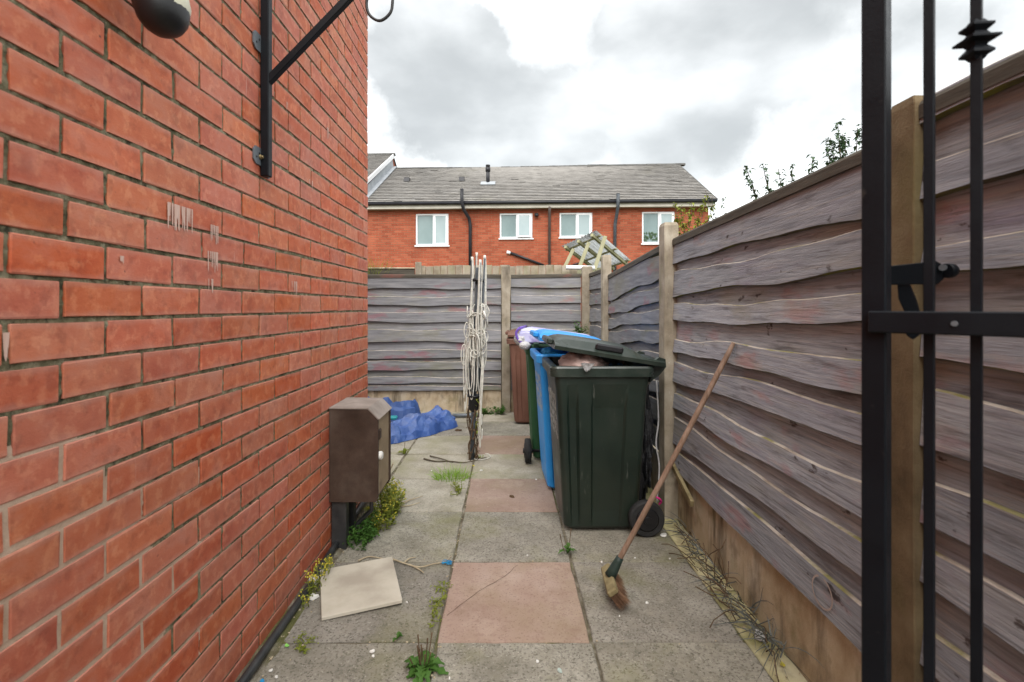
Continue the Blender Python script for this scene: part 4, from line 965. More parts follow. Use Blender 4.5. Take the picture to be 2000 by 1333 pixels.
def marks(parent, x, y0, z0, w_, h_, seed, rows):
    """illegible worn stencil strokes painted on the bin front (facing -x)"""
    rn = random.Random(seed); bm = B(); z = z0
    for r_ in range(rows):
        hh = h_ / rows * .85; y = y0
        while y < y0 + w_:
            ww = rn.uniform(.018, .03)
            for q in range(3):
                if rn.random() < .95:
                    a = (y + rn.uniform(0, ww), z - rn.uniform(0, hh)); b = (y + rn.uniform(0, ww), z - rn.uniform(0, hh)); t = .016
                    bm.faces.new([bm.verts.new((x, *c)) for c in ((a[0], a[1]), (a[0] + t, a[1]), (b[0] + t, b[1] - t), (b[0], b[1] - t))])
            y += ww + .012
        z -= h_ / rows
    return mk('stencil_marks', bm, paintM, parent)
bin1, bd1, ld1 = wheelie((.560, 3.035, 0), R(1.0), 'overflowing dark green wheelie bin, nearest and largest, lid propped open', dgreenM, dgridM, 9.3, .965)
bin2, bd2, _ = wheelie((.515, 3.66, 0), R(2.0), 'bright blue wheelie bin behind the nearest dark green bin', bluM, bluM, 9, .972)
bin3, bd3, _ = wheelie((.450, 4.32, 0), R(-90), 'mid green wheelie bin turned round with a black wheel showing, behind the blue bin', mgreenM, mgreenM, 1.0, .965)
bin4, bd4, _ = wheelie((.335, 5.60, 0), R(-3), 'brown wheelie bin standing farthest back by the back fence post', brownM, brownM, 2, .955)
# painted marks follow the sloping fronts
def front_x(z):          # local x of the bin front at height z
    return -.012 - (.212 + (.264 - .212) * (z - .12) / .70) - .0025
for pr, sd_, zz in ((bin1, 4, .80), (bin2, 9, .82)):
    o = marks(pr, 0, -.21, 0, .36, .27, sd_, 5)
    o.location = (front_x(zz), 0, zz); o.rotation_euler = (0, -math.atan2(.052, .70), 0)
# rubbish in and on the bins
def lump(c, s, seed, m, name, label, cat, amp=.25, n=3, fr=2.2, group=None, smooth=True):
    bm = B(); bmesh.ops.create_icosphere(bm, subdivisions=n + 1, radius=1)
    for v in bm.verts:
        q = v.co.copy() * fr + Vector((seed, seed * 2, 0)); vo = noise.voronoi(q)[0]
        k = 1 + amp * ((vo[1] - vo[0]) - .4) + amp * .5 * noise.noise(q * 1.7)
        v.co = Vector((v.co.x * s[0], v.co.y * s[1], v.co.z * s[2])) * k
    o = mk(name, bm, m, smooth=smooth); o.location = c; return tag(o, label, cat, group)
lump((.455, 2.93, .945), (.145, .17, .10), 3, cardM, 'rubbish_sack', 'pinkish brown rubbish sack bulging out under the dark green bin lid', 'rubbish sack')
lump((.70, 3.02, .88), (.12, .16, .07), 8, bbagM, 'rubbish_sack', 'black rubbish sack inside the dark green bin', 'rubbish sack')
# white tissue over the rim
def crumple(c, w_, h_, seed, m, name, label, cat, ax='front'):
    bm = B(); g = {}
    for i in range(9):
        for j in range(7):
            x = (i / 8 - .5) * w_; z = (j / 6 - .5) * h_; q = Vector((x * 30, z * 30, seed))
            rr_ = 1 - .5 * abs(i / 8 - .5) * (1 - j / 6)
            g[i, j] = bm.verts.new((x * (0.35 + .65 * j / 6) + .004 * noise.noise(q), -.006 - .014 * abs(noise.noise(q * .8)), z + .008 * noise.noise(q + Vector((9, 0, 0)))))
    for i in range(8):
        for j in range(6): bm.faces.new((g[i, j], g[i + 1, j], g[i + 1, j + 1], g[i, j + 1]))
    bmesh.ops.solidify(bm, geom=bm.faces[:], thickness=.002)
    o = mk(name, bm, m, smooth=True); o.location = c; return tag(o, label, cat)
crumple(P(1147, 717, 2.73), .075, .045, 2, bagM, 'tissue', 'crumpled white tissue caught on the rim of the dark green bin', 'tissue')
# lilac plastic trough with purple rim on the green and blue bins
tr_ = empty('plastic_tub', (.30, 4.22, 1.0), R(-10), 'lilac and white plastic tub with purple rim lying on the bins behind', 'plastic tub')
bm = B(); pts = [(-.17, .035), (-.155, .11), (-.10, .125), (.40, .06), (.46, .03), (.46, .0), (-.10, .0)]
g = []
for yy, s in ((-.20, .8), (-.17, 1), (.17, 1), (.20, .8)): g.append([bm.verts.new((x, yy, z * s)) for x, z in pts])
for a, b in zip(g, g[1:]):
    for k in range(len(pts)): bm.faces.new((a[k], a[(k + 1) % len(pts)], b[(k + 1) % len(pts)], b[k]))
bm.faces.new(g[0][::-1]); bm.faces.new(g[-1]); bmesh.ops.bevel(bm, geom=bm.edges[:], offset=.01, segments=2, affect='EDGES'); mk('tub_shell', bm, lilM, tr_, smooth=False)
bm = B(); tube(bm, smooth_path([(-.15, -.215, .125), (-.175, -.215, .09), (-.165, -.215, .04), (-.12, -.215, .0), (-.05, -.215, -.02)], 4), .011, 8); tube(bm, [(-.15, -.21, .125), (-.15, .21, .125)], .011, 8); mk('tub_rim', bm, purM, tr_)
lump((.13, 4.12, 1.03), (.06, .10, .055), 5, bagM, 'plastic_bag', 'white plastic bag stuffed beside the lilac tub on the bins', 'plastic bag', .2)
lump((.16, 4.0, .985), (.05, .06, .035), 15, bagM, 'plastic_bag', 'smaller white plastic bag hanging under the lilac tub by the blue bin rim', 'plastic bag', .2)
lump((.36, 3.62, .97), (.10, .16, .035), 9, twineM, 'blue_bag', 'deep blue plastic bag squeezed under the blue bin lid', 'plastic bag', .2)
bm = B(); box(bm, (-.03, -.05, 0), (.03, .05, .03), .008); o = mk('copper_tin', bm, brownM); o.location = (.12, 5.42, .99); tag(o, 'brown box resting on the lid of the brown bin', 'box')
# black sack between bin and fence, with white rag on top
lump((.905, 3.28, .45), (.060, .20, .46), 21, bbagM, 'rubbish_sack', 'tall black rubbish sack squeezed between the dark green bin and the fence post', 'rubbish sack', .30, 4, 3.2)
lump((.905, 3.12, .86), (.030, .05, .06), 25, bagM, 'white_rag', 'white rag on top of the tall black sack by the fence post', 'rag', .35)
bm = B(); tube(bm, smooth_path([(.945, 3.06, .84), (.955, 3.05, .6), (.94, 3.05, .45), (.96, 3.05, .3), (.945, 3.05, .08)], 5), [.005] * 21, 6); tag(mk('plastic_film', bm, bagM), 'white plastic edge hanging down behind the dark green bin', 'plastic film')
bm = B(); tube(bm, smooth_path([(.86, 2.79, .215), (.875, 2.78, .21), (.89, 2.79, .19), (.88, 2.8, .17)], 4), .006, 6); pinkM = mat('pink plastic', [C(.45, .02, .15), C(.5, .03, .2)], 5); tag(mk('pink_string', bm, pinkM), 'pink plastic string at the wheel of the dark green bin', 'string')

# ------------------------------------------------------------------ broom
b0 = Vector((.478, 2.185, .115)); b1 = Vector((1.026, 2.20, 1.136))
br = empty('broom', (.47, 2.18, 0), 0, 'wooden broom with rusty brown bristles leaning on the right fence', 'broom'); bo = Vector(br.location)
bm = B(); dz = (b1 - b0); tube(bm, [b0 + dz * t - bo + Vector((math.sin(t * 3) * .006, 0, math.sin(t * 2.7) * .004)) for t in [k / 16 for k in range(17)]], [.0122] * 15 + [.0118, .009], 14); mk('handle', bm, handleM, br)
bm = B(); tube(bm, [b0 - dz.normalized() * .02 - bo, b0 + dz.normalized() * .015 - bo, b0 + dz.normalized() * .055 - bo, b0 + dz.normalized() * .075 - bo], [.026, .022, .018, .0165], 14); mk('socket', bm, ferrM, br)
ang = R(34)     # bristles point down to the right
up_ = Vector((-math.sin(ang), 0, math.cos(ang))); sd2 = Vector((math.cos(ang), 0, math.sin(ang))); ya = Vector((.06, 1, 0)).normalized()
hc = Vector((.462, 2.175, .088))
M = Matrix((sd2, ya, up_)).transposed().to_4x4(); M.translation = hc - bo
bm = B(); box(bm, (-.024, -.105, -.015), (.024, .105, .014), .007, 0, M); mk('head_block', bm, headM, br)
bm = B(); rn = random.Random(6)
for k in range(1500):
    x = rn.uniform(-.020, .020); y = rn.uniform(-.10, .10); p = M @ Vector((x, y, -.018))
    d = (-up_ + sd2 * (x * 4 + .2 + rn.uniform(-.12, .12)) + ya * (y * 1.0 + rn.uniform(-.12, .12))).normalized(); ln = rn.uniform(.055, .08)
    q = p + d * ln; zf = q.z
    if q.z < .003: q.z = .003 + rn.uniform(0, .006); q += sd2 * rn.uniform(0, .03) * Vector((1, 1, 0)).length
    if q.z < .002: q.z = .002
    m_ = (p + q) / 2 + d * .004
    s = Vector((rn.uniform(-1, 1), rn.uniform(-1, 1), 0)).normalized() * .0011
    v = [bm.verts.new(t) for t in (p - s, p + s, m_ + s, m_ - s, q)]
    bm.faces.new((v[0], v[1], v[2], v[3])); bm.faces.new((v[3], v[2], v[4]))
mk('bristles', bm, brisM, br)

# ------------------------------------------------------------------ rotary airer, folded
ab = G(922, 897); air = empty('rotary_airer', ab, 0, 'folded rotary washing line with tangled white cord standing in the paving', 'rotary airer')
lean = Vector((.055, 0, 1.76)); rn = random.Random(5)
def ap(t, dx=0, dy=0): return Vector((lean.x * t + dx, dy, lean.z * t))
bm = B(); tube(bm, [ap(-.01), ap(.27)], .020, 12); tube(bm, [ap(.27), ap(.93)], .017, 12); mk('pole', bm, poleM, air)
bm = B(); tube(bm, [ap(.235), ap(.245), ap(.30), ap(.305)], [.03, .045, .047, .055], 14); tube(bm, [ap(.305), ap(.312)], .062, 14); mk('hub', bm, blackmatM, air)
bm = B(); tube(bm, [ap(.862), ap(.875)], .055, 14); mk('top_ring', bm, blackmatM, air)
tips = []
for k in range(4):
    a = R(20 + 90 * k); dx, dy = .045 * math.cos(a), .045 * math.sin(a)
    tp = (.985, 1.0, .975, .96)[k]
    bm = B(); tube(bm, [ap(.31, dx, dy), ap(.6, dx * 1.05, dy * 1.05), ap(tp, dx * 1.25, dy * 1.25)], .0085, 8); arm = mk('arm', bm, poleM, air)
    bm = B(); tube(bm, [ap(tp - .012, dx * 1.25, dy * 1.25), ap(tp + .006, dx * 1.25, dy * 1.25)], .010, 8); mk('arm_tip', bm, litM, arm); tips.append((ap(tp + .004, dx * 1.25, dy * 1.25)))
    bm = B(); tube(bm, [ap(.33, dx * .7, dy * .7), ap(.86, dx * 1.35, dy * 1.35)], .0055, 6); mk('brace', bm, poleM, air)
# cord: long runs up the arms, hanging loops, and a tangle
bm = B()
for k, tp in enumerate(tips):
    for q in range(4):
        o_ = Vector((rn.uniform(-.014, .014), rn.uniform(-.02, .02), 0)); lo = rn.uniform(.42, .66)
        tube(bm, smooth_path([tp + o_ * .5, tp + o_ - Vector((0, 0, .15)), ap(.78, (tp.x - .05) * 1.1 + o_.x, tp.y + o_.y), ap(lo, (tp.x - .05) * 1.3 + o_.x * 2, tp.y * 1.2 + o_.y)], 4), .0050, 6)
for q in range(44):
    t0 = rn.uniform(.52, .76); a = rn.uniform(0, 6.28); rad = rn.uniform(.04, .13); cx_, cy_ = rad * math.cos(a) * .7 - .01, rad * math.sin(a) * .6 - .02
    hh = rn.uniform(.03, .11) if q < 32 else rn.uniform(.16, .28); ww = rn.uniform(.02, .055); c0_ = ap(t0, cx_, cy_); an = rn.uniform(0, 3.1); pts = []
    for k in range(13):
        b = 2 * math.pi * k / 12; pts.append(c0_ + Vector((ww * math.cos(b) * math.cos(an), ww * math.cos(b) * math.sin(an) + rn.uniform(-.006, .006), -hh + hh * math.sin(b) + rn.uniform(-.006, .006))))
    tube(bm, smooth_path(pts, 3), .0046, 6, False)
for t0, n_ in ((.62, 4), (.60, 4), (.70, 3)):
    for q in range(n_):
        r_ = rn.uniform(.05, .075); pts = [ap(t0 + rn.uniform(-.012, .012) + .012 * math.sin(k * .9 + q), r_ * math.cos(k * .628) * 1.05, r_ * math.sin(k * .628)) for k in range(11)]
        tube(bm, smooth_path(pts, 2), .0048, 6, False)
# strands reaching down to the slab
for xx, lo in ((-.07, .30), (-.06, .23), (.055, .06), (.065, .10), (.05, .25), (.06, .17)):
    pts = [ap(.55, xx * .8, -.03), ap(.45, xx * 1.15, -.03), ap(max(.1, lo + .08), xx, -.035), ap(lo, xx * 1.2, -.03), ap(lo + .05, xx * 1.25, -.02)]
    tube(bm, smooth_path(pts, 4), .0042, 6)
tube(bm, smooth_path([(.02, -.03, .01), (.07, -.05, .008), (.13, -.01, .008), (.155, .03, .01), (.14, .07, .02), (.11, .06, .03)], 5), .0034, 6)
mk('washing_cord', bm, ropeM, air)
# white peg like toggle
bm = B(); tube(bm, [ap(.72, .06, -.05), ap(.68, .085, -.055)], .010, 8); mk('toggle', bm, litM, air)

# dead climbing stems on the airer pole
bm = B()
for q in range(9):
    a = rn.uniform(0, 6.28); r_ = rn.uniform(.028, .05); pts = []
    for k in range(9):
        t = k / 8; pts.append(ab + ap(.0 + .30 * t, r_ * math.cos(a + t * 2) + rn.uniform(-.01, .01), r_ * math.sin(a + t * 2) + rn.uniform(-.01, .01)))
    tube(bm, smooth_path(pts, 3), rn.uniform(.003, .006), 5)
    for k in range(14):
        p = pts[rn.randrange(9)]; leaf(bm, p, (rn.uniform(-1, 1), rn.uniform(-1, 1), rn.uniform(-.8, .3)), (0, 0, 1), .03, .014)
tag(mk('dead_vine', bm, rustM), 'dead brown vine clinging to the foot of the rotary airer pole', 'vine')
bm = B()
for k in range(30):
    p = ab + Vector((rn.uniform(.03, .06), -.03 + rn.uniform(-.02, .02), rn.uniform(.18, .55))); leaf(bm, p, (rn.uniform(-.5, 1), rn.uniform(-1, 1), rn.uniform(-1, .2)), (0, 0, 1), .035, .014)
tag(mk('climbing_weed', bm, moldM), 'small green weed leaves hanging on the airer pole', 'weed')

# ------------------------------------------------------------------ plants
def rosette(c, n, ln, wd, m, name, label, cat='weed', stalks=0, el=(10, 50), seed=0):
    rn = random.Random(seed); e = empty(name, c, 0, label, cat); bm = B()
    for k in range(n):
        a = rn.uniform(0, 6.28); t = R(rn.uniform(*el)); l = ln * rn.uniform(.6, 1.1); d = Vector((math.cos(a) * math.cos(t), math.sin(a) * math.cos(t), math.sin(t)))
        p = Vector((rn.uniform(-.008, .008), rn.uniform(-.008, .008), .004)); s = d.cross(Vector((0, 0, 1))).normalized(); prev = None; N_ = 7
        for i in range(N_ + 1):
            u = i / N_; w_ = wd * math.sin(math.pi * min(1, u * .85 + .06)) * (1 + .35 * (1 if i % 2 else -1)) * .5
            q = p + d * l * u + Vector((0, 0, -l * .5 * u * u + .25 * l * u * (1 - u))); q.z = max(q.z, .004)
            tri = [bm.verts.new(q + s * w_ + Vector((0, 0, w_ * .4))), bm.verts.new(q), bm.verts.new(q - s * w_ + Vector((0, 0, w_ * .4)))]
            if prev:
                bm.faces.new((prev[0], tri[0], tri[1], prev[1])); bm.faces.new((prev[1], tri[1], tri[2], prev[2]))
            prev = tri
    mk('leaves', bm, m, e, smooth=True)
    if stalks:
        bm = B()
        for k in range(stalks):
            a = rn.uniform(0, 6.28); r_ = rn.uniform(.005, .05); h_ = rn.uniform(.06, .13)
            tube(bm, smooth_path([(r_ * .5 * math.cos(a), r_ * .5 * math.sin(a) + .01, 0), (r_ * math.cos(a), r_ * math.sin(a) + .01, h_ * .6), (r_ * 1.3 * math.cos(a), r_ * 1.2 * math.sin(a) + .01, h_)], 2), [.0016, .0016, .0018, .0022, .003][:5], 5)
        mk('stalks', bm, rustM, e)
    return e
rosette(G(826, 1312), 26, .095, .034, greenM, 'dandelion', 'dandelion rosette with brown dead stalks in the paving joint at the bottom', 'weed', 12, (15, 60), 1)
rosette(G(1108, 1082), 9, .085, .020, greenM, 'small_weed', 'small green weed in the paving joint below the dark green bin', 'weed', 2, (30, 80), 2)
rosette(G(776, 1250), 6, .035, .016, greenM, 'small_weed', 'tiny green weed in the paving joint below the white board', 'weed', 0, (40, 80), 3)
rosette(G(790, 888), 10, .09, .022, moldM, 'small_weed', 'yellow green weed in front of the blue tarpaulin', 'weed', 1, (20, 80), 4)
def grass_tuft(c, n, ln, rad, m, name, label, seed, cat='grass tuft', wd=.003, ell=1.):
    rn = random.Random(seed); bm = B()
    for k in range(n):
        a = rn.uniform(0, 6.28); r_ = rad * rn.random() ** .6; p = Vector(c) + Vector((r_ * math.cos(a) * ell, r_ * math.sin(a), 0)); t = R(rn.uniform(25, 85)); a2 = a + rn.uniform(-.7, .7)
        blade(bm, p, (math.cos(a2) * math.cos(t), math.sin(a2) * math.cos(t), math.sin(t)), ln * rn.uniform(.5, 1.1), wd, rn.uniform(.3, .9))
    return tag(mk(name, bm, m), label, cat)
grass_tuft(G(882, 934), 260, .105, .09, grassM, 'grass_tuft', 'bright tuft of grass in the paving in front of the airer', 3, ell=1.5)
def leafy(c, n, spread, h, m, name, label, seed, cat='weed', ls=.03, lw=.016, stems=12, top=None, topn=0, drift=(0, 0)):
    """several thin stems with small leaves; returns Empty with stems, leaves and flowers"""
    rn = random.Random(seed); e = empty(name, c, 0, label, cat); bs_, bl, bf = B(), B(), B(); nf_ = 0
    for s in range(stems):
        a = rn.uniform(0, 6.28); r_ = rn.random() ** .5; bx, by = spread[0] * r_ * math.cos(a), spread[1] * r_ * math.sin(a); hh = h * rn.uniform(.5, 1.05) * (1 - .45 * r_)
        tipx, tipy = bx * 1.25 + rn.uniform(-.04, .04) + drift[0] * hh, by * 1.2 + rn.uniform(-.04, .04) + drift[1] * hh
        pts = smooth_path([(bx, by, 0), ((bx + tipx) / 2 + rn.uniform(-.02, .02), (by + tipy) / 2, hh * .55), (tipx, tipy, hh)], 4)
        tube(bs_, pts, [.0022 * (1 - .6 * i / len(pts)) for i in range(len(pts))], 4)
        for k in range(n):
            p = pts[rn.randrange(1, len(pts))] + Vector((rn.uniform(-.01, .01), rn.uniform(-.01, .01), rn.uniform(-.01, .01)))
            aa = rn.uniform(0, 6.28); leaf(bl, p, (math.cos(aa), math.sin(aa), rn.uniform(-.2, .8)), (0, 0, 1), ls * rn.uniform(.6, 1.3), lw * rn.uniform(.7, 1.2))
        if top:
            for k in range(topn):
                p = pts[-1] + Vector((rn.uniform(-.015, .015), rn.uniform(-.015, .015), rn.uniform(-.02, .01))); bmesh.ops.create_icosphere(bf, subdivisions=1, radius=rn.uniform(.003, .005), matrix=Matrix.Translation(p))
    mk('stems', bs_, m, e); mk('leaves', bl, m, e)
    if top: tag(mk('flowers', bf, top, e), kind='stuff')
    else: bf.free()
    return e
leafy((-.735, 3.02, 0), 22, (.065, .24), .24, moldM, 'yellow_weed', 'bushy yellow green weed growing under the meter box', 11, ls=.028, lw=.013, stems=60, top=yelM, topn=6)
leafy((-.79, 2.72, 0), 16, (.05, .14), .15, greenM, 'green_weed', 'darker green weed at the foot of the meter box stand', 12, ls=.03, lw=.014, stems=26)
leafy((-.865, 2.20, 0), 7, (.035, .17), .15, moldM, 'straggly_weed', 'straggly yellow topped weed by the pipe and the white board', 13, ls=.02, lw=.008, stems=16, top=yelM, topn=6)
leafy((-.78, 1.88, 0), 8, (.02, .03), .02, moldM, 'moss_patch', 'thin yellow green moss at the left paving joint', 14, ls=.012, lw=.008, stems=10)
leafy((-.33, 3.45, 0), 9, (.025, .10), .08, moldM, 'joint_weed', 'weeds in the joint beside the far red slab', 15, ls=.022, lw=.009, stems=14)
leafy((-.295, 2.16, 0), 7, (.012, .17), .035, moldM, 'joint_weed', 'short weeds along the joint left of the near red slab', 16, ls=.016, lw=.008, stems=20)
leafy((-.10, 5.93, 0), 14, (.17, .05), .13, greenM, 'green_weed', 'low green weeds at the foot of the back fence post', 17, ls=.045, lw=.026, stems=16)
leafy((.86, 5.75, .93), 12, (.06, .06), .22, greenM, 'green_shrub', 'leafy green sprig by the corner post above the bins', 18, 'shrub', ls=.06, lw=.03, stems=12)
leafy((-.22, 4.22, 0), 5, (.05, .02), .03, moldM, 'small_weed', 'tiny weeds beside the airer foot', 19, ls=.014, lw=.008, stems=10)
# dry grass behind the fence at left
gt = P(742, 522, 6.35); grass_tuft((gt.x - .05, 6.4, 1.70), 90, .30, .16, moldM, 'dry_grass', 'wispy yellow green grass poking over the back fence beside the brick wall', 23, wd=.006)
gt2 = leafy((gt.x - .08, 6.45, 1.55), 8, (.12, .04), .34, strawM, 'dry_shrub', 'dry pale shrub twigs above the back fence by the brick wall', 24, 'shrub', ls=.035, lw=.012, stems=14)
# dead strap leaves along the right gravel board
rn = random.Random(9); bm = B()
for k in range(170):
    t = rn.random(); y = 1.78 + 1.15 * t ** 1.2; x = 1.0 + rn.uniform(-.02, .045); a = rn.uniform(2.2, 4.4) if rn.random() < .7 else rn.uniform(0, 6.28); el = R(rn.uniform(-5, 60))
    blade(bm, (x, y, rn.uniform(.01, .04)), (math.cos(a) * math.cos(el), math.sin(a) * math.cos(el), math.sin(el)), rn.uniform(.06, .20) * (1.3 - .6 * t), .0055, rn.uniform(.5, 1.3), 5)
for v in bm.verts: v.co.z = max(v.co.z, .004); v.co.x = min(v.co.x, 1.055)
tag(mk('dead_leaves', bm, deadM), 'tangle of dead grey strap leaves against the right gravel board', 'dead leaves', kind='stuff')
bm = B()
for k in range(26):
    y = 1.8 + rn.random() * .9; x = rn.uniform(.93, 1.045); pts = [Vector((x, y, .01))]
    d = Vector((rn.uniform(-1, .3), rn.uniform(-1, 1), rn.uniform(.1, 1.2))).normalized()
    for i in range(5): pts.append(pts[-1] + d * rn.uniform(.03, .05)); d = (d + Vector((rn.uniform(-.3, .3), rn.uniform(-.3, .3), rn.uniform(-.5, .1)))).normalized(); pts[-1].z = max(pts[-1].z, .005); pts[-1].x = min(pts[-1].x, 1.052)
    tube(bm, pts, .0022, 5)
tag(mk('dead_twigs', bm, rustM), 'thin dark twigs among the dead leaves by the right fence', 'twigs', kind='stuff')

# trees beyond the right fence: upright shoots with small leaves
def shoots(base, tips, name, label, m, ls, lw, per, seed, trunk_r=.05):
    rn = random.Random(seed); e = empty(name, base, 0, label, 'tree'); b0_ = Vector(base); hub = Vector((0, 0, min(t.z for t in tips) * .62))
    bm = B(); tube(bm, [(0, 0, -.1), (0.01, 0, hub.z * .5), hub], [trunk_r, trunk_r * .8, trunk_r * .6], 8); mk('trunk', bm, barkM, e)
    bb, bl = B(), B()
    for t in tips:
        t = t - b0_; mid = hub.lerp(t, .5) + Vector((rn.uniform(-.1, .1), rn.uniform(-.1, .1), -.05)); pts = smooth_path([hub, mid, hub.lerp(t, .8), t], 7); n = len(pts)
        tube(bb, pts, [max(.003, trunk_r * .3 * (1 - i / n)) for i in range(n)], 5)
        for k in range(per):
            i = rn.randrange(int(n * .35), n); p = pts[i] + Vector((rn.uniform(-.02, .02), rn.uniform(-.02, .02), rn.uniform(-.02, .02))); a = rn.uniform(0, 6.28)
            leaf(bl, p, (math.cos(a), math.sin(a), rn.uniform(-.7, .5)), (0, 0, 1), ls * rn.uniform(.6, 1.2), lw * rn.uniform(.7, 1.2), .35)
    mk('branches', bb, barkM, e); mk('foliage', bl, m, e); return e
D = 4.6
shoots((2.75, D + .1, 0), [P(1455, 325, D), P(1490, 322, D + .1), P(1520, 330, D), P(1548, 322, D), P(1463, 352, D), P(1497, 362, D + .1), P(1535, 350, D - .1), P(1588, 306, D), P(1473, 378, D), P(1510, 372, D)], 'apple_tree', 'dark leaved fruit tree shoots above the right fence, lower group', darklM, .058, .032, 44, 3)
shoots((3.3, D + .1, 0), [P(1636, 240, D), P(1622, 270, D), P(1645, 262, D + .1), P(1652, 275, D), P(1675, 250, D), P(1690, 262, D), P(1615, 285, D), P(1630, 300, D), P(1660, 300, D), P(1700, 280, D)], 'apple_tree', 'dark leaved fruit tree shoots above the right fence, nearest the gate post', darklM, .058, .032, 64, 4)
D = 6.5
shoots((2.45, D, 0), [P(1318, 398, D), P(1330, 405, D), P(1345, 415, D), P(1378, 385, D), P(1392, 400, D), P(1368, 405, D), P(1322, 425, D), P(1335, 440, D), P(1360, 425, D), P(1385, 425, D), P(1350, 395, D)], 'yellow_green_shrub', 'yellow green leafed shrub in front of the terrace corner', moldM, .065, .035, 34, 5, .035)
shoots((2.95, D, 0), [P(1378, 372, D), P(1390, 388, D), P(1412, 382, D), P(1416, 400, D), P(1400, 420, D)], 'thin_shrub', 'thin dark twigs with sparse leaves right of the terrace roof', darklM, .065, .028, 15, 6, .03)

# ------------------------------------------------------------------ litter
rn = random.Random(17)
def flake(px, py, s, m=litM, name='litter_scrap', label='small white scrap of litter on the paving', cat='litter', group='white scraps of litter on the paving', h=.004):
    c = G(px, py); bm = B(); n = 7; pts = [(s * rn.uniform(.6, 1.1) * math.cos(2 * math.pi * k / n), s * .7 * rn.uniform(.6, 1.1) * math.sin(2 * math.pi * k / n)) for k in range(n)]
    a = [bm.verts.new((x, y, 0.0)) for x, y in pts]; b = [bm.verts.new((x * .85, y * .85, h * rn.uniform(.6, 1.5))) for x, y in pts]
    bm.faces.new(b)
    for k in range(n): bm.faces.new((a[k], a[(k + 1) % n], b[(k + 1) % n], b[k]))
    o = mk(name, bm, m); o.location = (c.x, c.y, .003); o.rotation_euler = (0, 0, rn.uniform(0, 3)); return tag(o, label, cat, group)
LL = dict(zip([727, 729, 1264, 1050, 1030, 1308, 843, 1047, 940, 529, 1175], ['white scrap on the bottom left slab below the white board', 'smaller white scrap just below another on the bottom left slab', 'white scrap on the slab to the right of the broom head', 'white scrap on the bottom middle slab below the near red slab', 'pale scrap at the front edge of the grey slab above the near red slab', 'white scrap by the edging strip left of the dead leaves', 'white scrap left of the grass tuft', 'white scrap at the right edge of the paving near the blue bin', 'white scrap on the slab right of the airer foot', 'white ring shaped scrap at the bottom left by the pipe', 'white scrap on the slab beside the small weed below the green bin']))
for px, py, s in ((727, 1275, .012), (729, 1284, .007), (1264, 1180, .010), (1210, 1206, .004), (1050, 1294, .008), (878, 1328, .006), (795, 1179, .005), (1030, 1087, .007), (1308, 1093, .006), (843, 921, .01), (1047, 938, .012), (940, 920, .015),
                  (529, 1312, .010), (540, 1325, .007), (620, 1168, .006), (1175, 1100, .008), (1240, 1092, .006)): flake(px, py, s, label=LL.get(px, {1210: 'tiny white scrap at the tips of the broom bristles', 878: 'tiny white scrap at the bottom edge right of the dandelion', 795: 'tiny white scrap right of the white board', 540: 'tiny scrap beside the ring shaped scrap at bottom left', 620: 'tiny white scrap touching the left edge of the white board', 1240: 'tiny white scrap behind the broom head'}.get(px)))
flake(1093, 1313, .014, mat('pale green grey scrap', [C(.35, .42, .38), C(.45, .52, .48)], 9), 'green_scrap', 'pale green grey scrap on the bottom middle slab', 'litter', None)
flake(612, 1170, .026, litM, 'paper_scrap', 'crumpled white paper beside the white board and the pipe', 'paper', None, .012)
flake(1296, 1047, .030, litM, 'paper_scrap', 'torn white paper scrap by the wheel of the dark green bin', 'paper', None, .005)
flake(1485, 1247, .034, bagM, 'plastic_scrap', 'white plastic scrap on the edging at the right fence', 'plastic scrap', None, .016)
flake(1528, 1300, .014, yelM, 'yellow_leaf', 'yellow leaf on the edging strip below the right fence', 'leaf', None)
flake(925, 911, .018, yelM, 'yellow_scrap', 'yellow scrap beside the foot of the airer', 'litter', None)
flake(560, 1263, .012, mat('lime green scrap', [C(.2, .5, .1), C(.25, .55, .12)], 9), 'lime_scrap', 'lime green scrap on the left slab near the pipe', 'litter', None)
flake(895, 842, .04, rustM, 'dead_leaf', 'dark curled dead leaf behind the airer', 'leaf', None, .01)
flake(1000, 972, .022, rustM, 'dead_leaf', 'small dead leaf on the far red slab', 'leaf', None, .008)
flake(512, 1333, .012, twineM, 'blue_scrap', 'blue scrap at the bottom left of the paving', 'litter', None)
bm = B(); c = G(872, 1104)
for q in range(5):
    pts = [c + Vector((rn.uniform(-.03, .03), rn.uniform(-.015, .015), rn.uniform(.006, .02))) for k in range(5)]; tube(bm, smooth_path(pts, 3), .0018, 5)
tag(mk('blue_twine', bm, twineM), 'knot of blue twine at the paving joint left of the red slab', 'twine')
# root like twigs across the joint
def twigs(pl, m, name, label, r=.004):
    bm = B()
    for pts in pl:
        P_ = [G(x, y) + Vector((0, 0, .006 + rn.uniform(0, .006))) for x, y in pts]; P_ = smooth_path(P_, 3); tube(bm, P_, [r * (1.1 - .7 * i / len(P_)) for i in range(len(P_))], 6)
    return tag(mk(name, bm, m), label, 'twig')
twigs([[(765, 1096), (790, 1104), (820, 1112), (845, 1106), (868, 1100), (882, 1090)], [(790, 1102), (800, 1095), (812, 1091)], [(800, 1106), (818, 1115), (828, 1124)], [(700, 1098), (720, 1090), (745, 1094), (770, 1099)]], strawM, 'dry_root', 'dry pale root lying across the joint above the white board')
twigs([[(770, 988), (800, 980), (826, 972)], [(772, 996), (790, 985), (810, 976)], [(780, 992), (800, 990), (820, 985)]], strawM, 'dry_stalk', 'dry straw stalks on the slab beside the yellow weed', .004)
twigs([[(828, 898), (850, 903), (880, 903), (905, 906), (925, 903), (950, 895)], [(840, 893), (862, 899), (885, 905)]], barkM, 'dark_twig', 'dark thin twigs on the paving at the foot of the airer', .006)

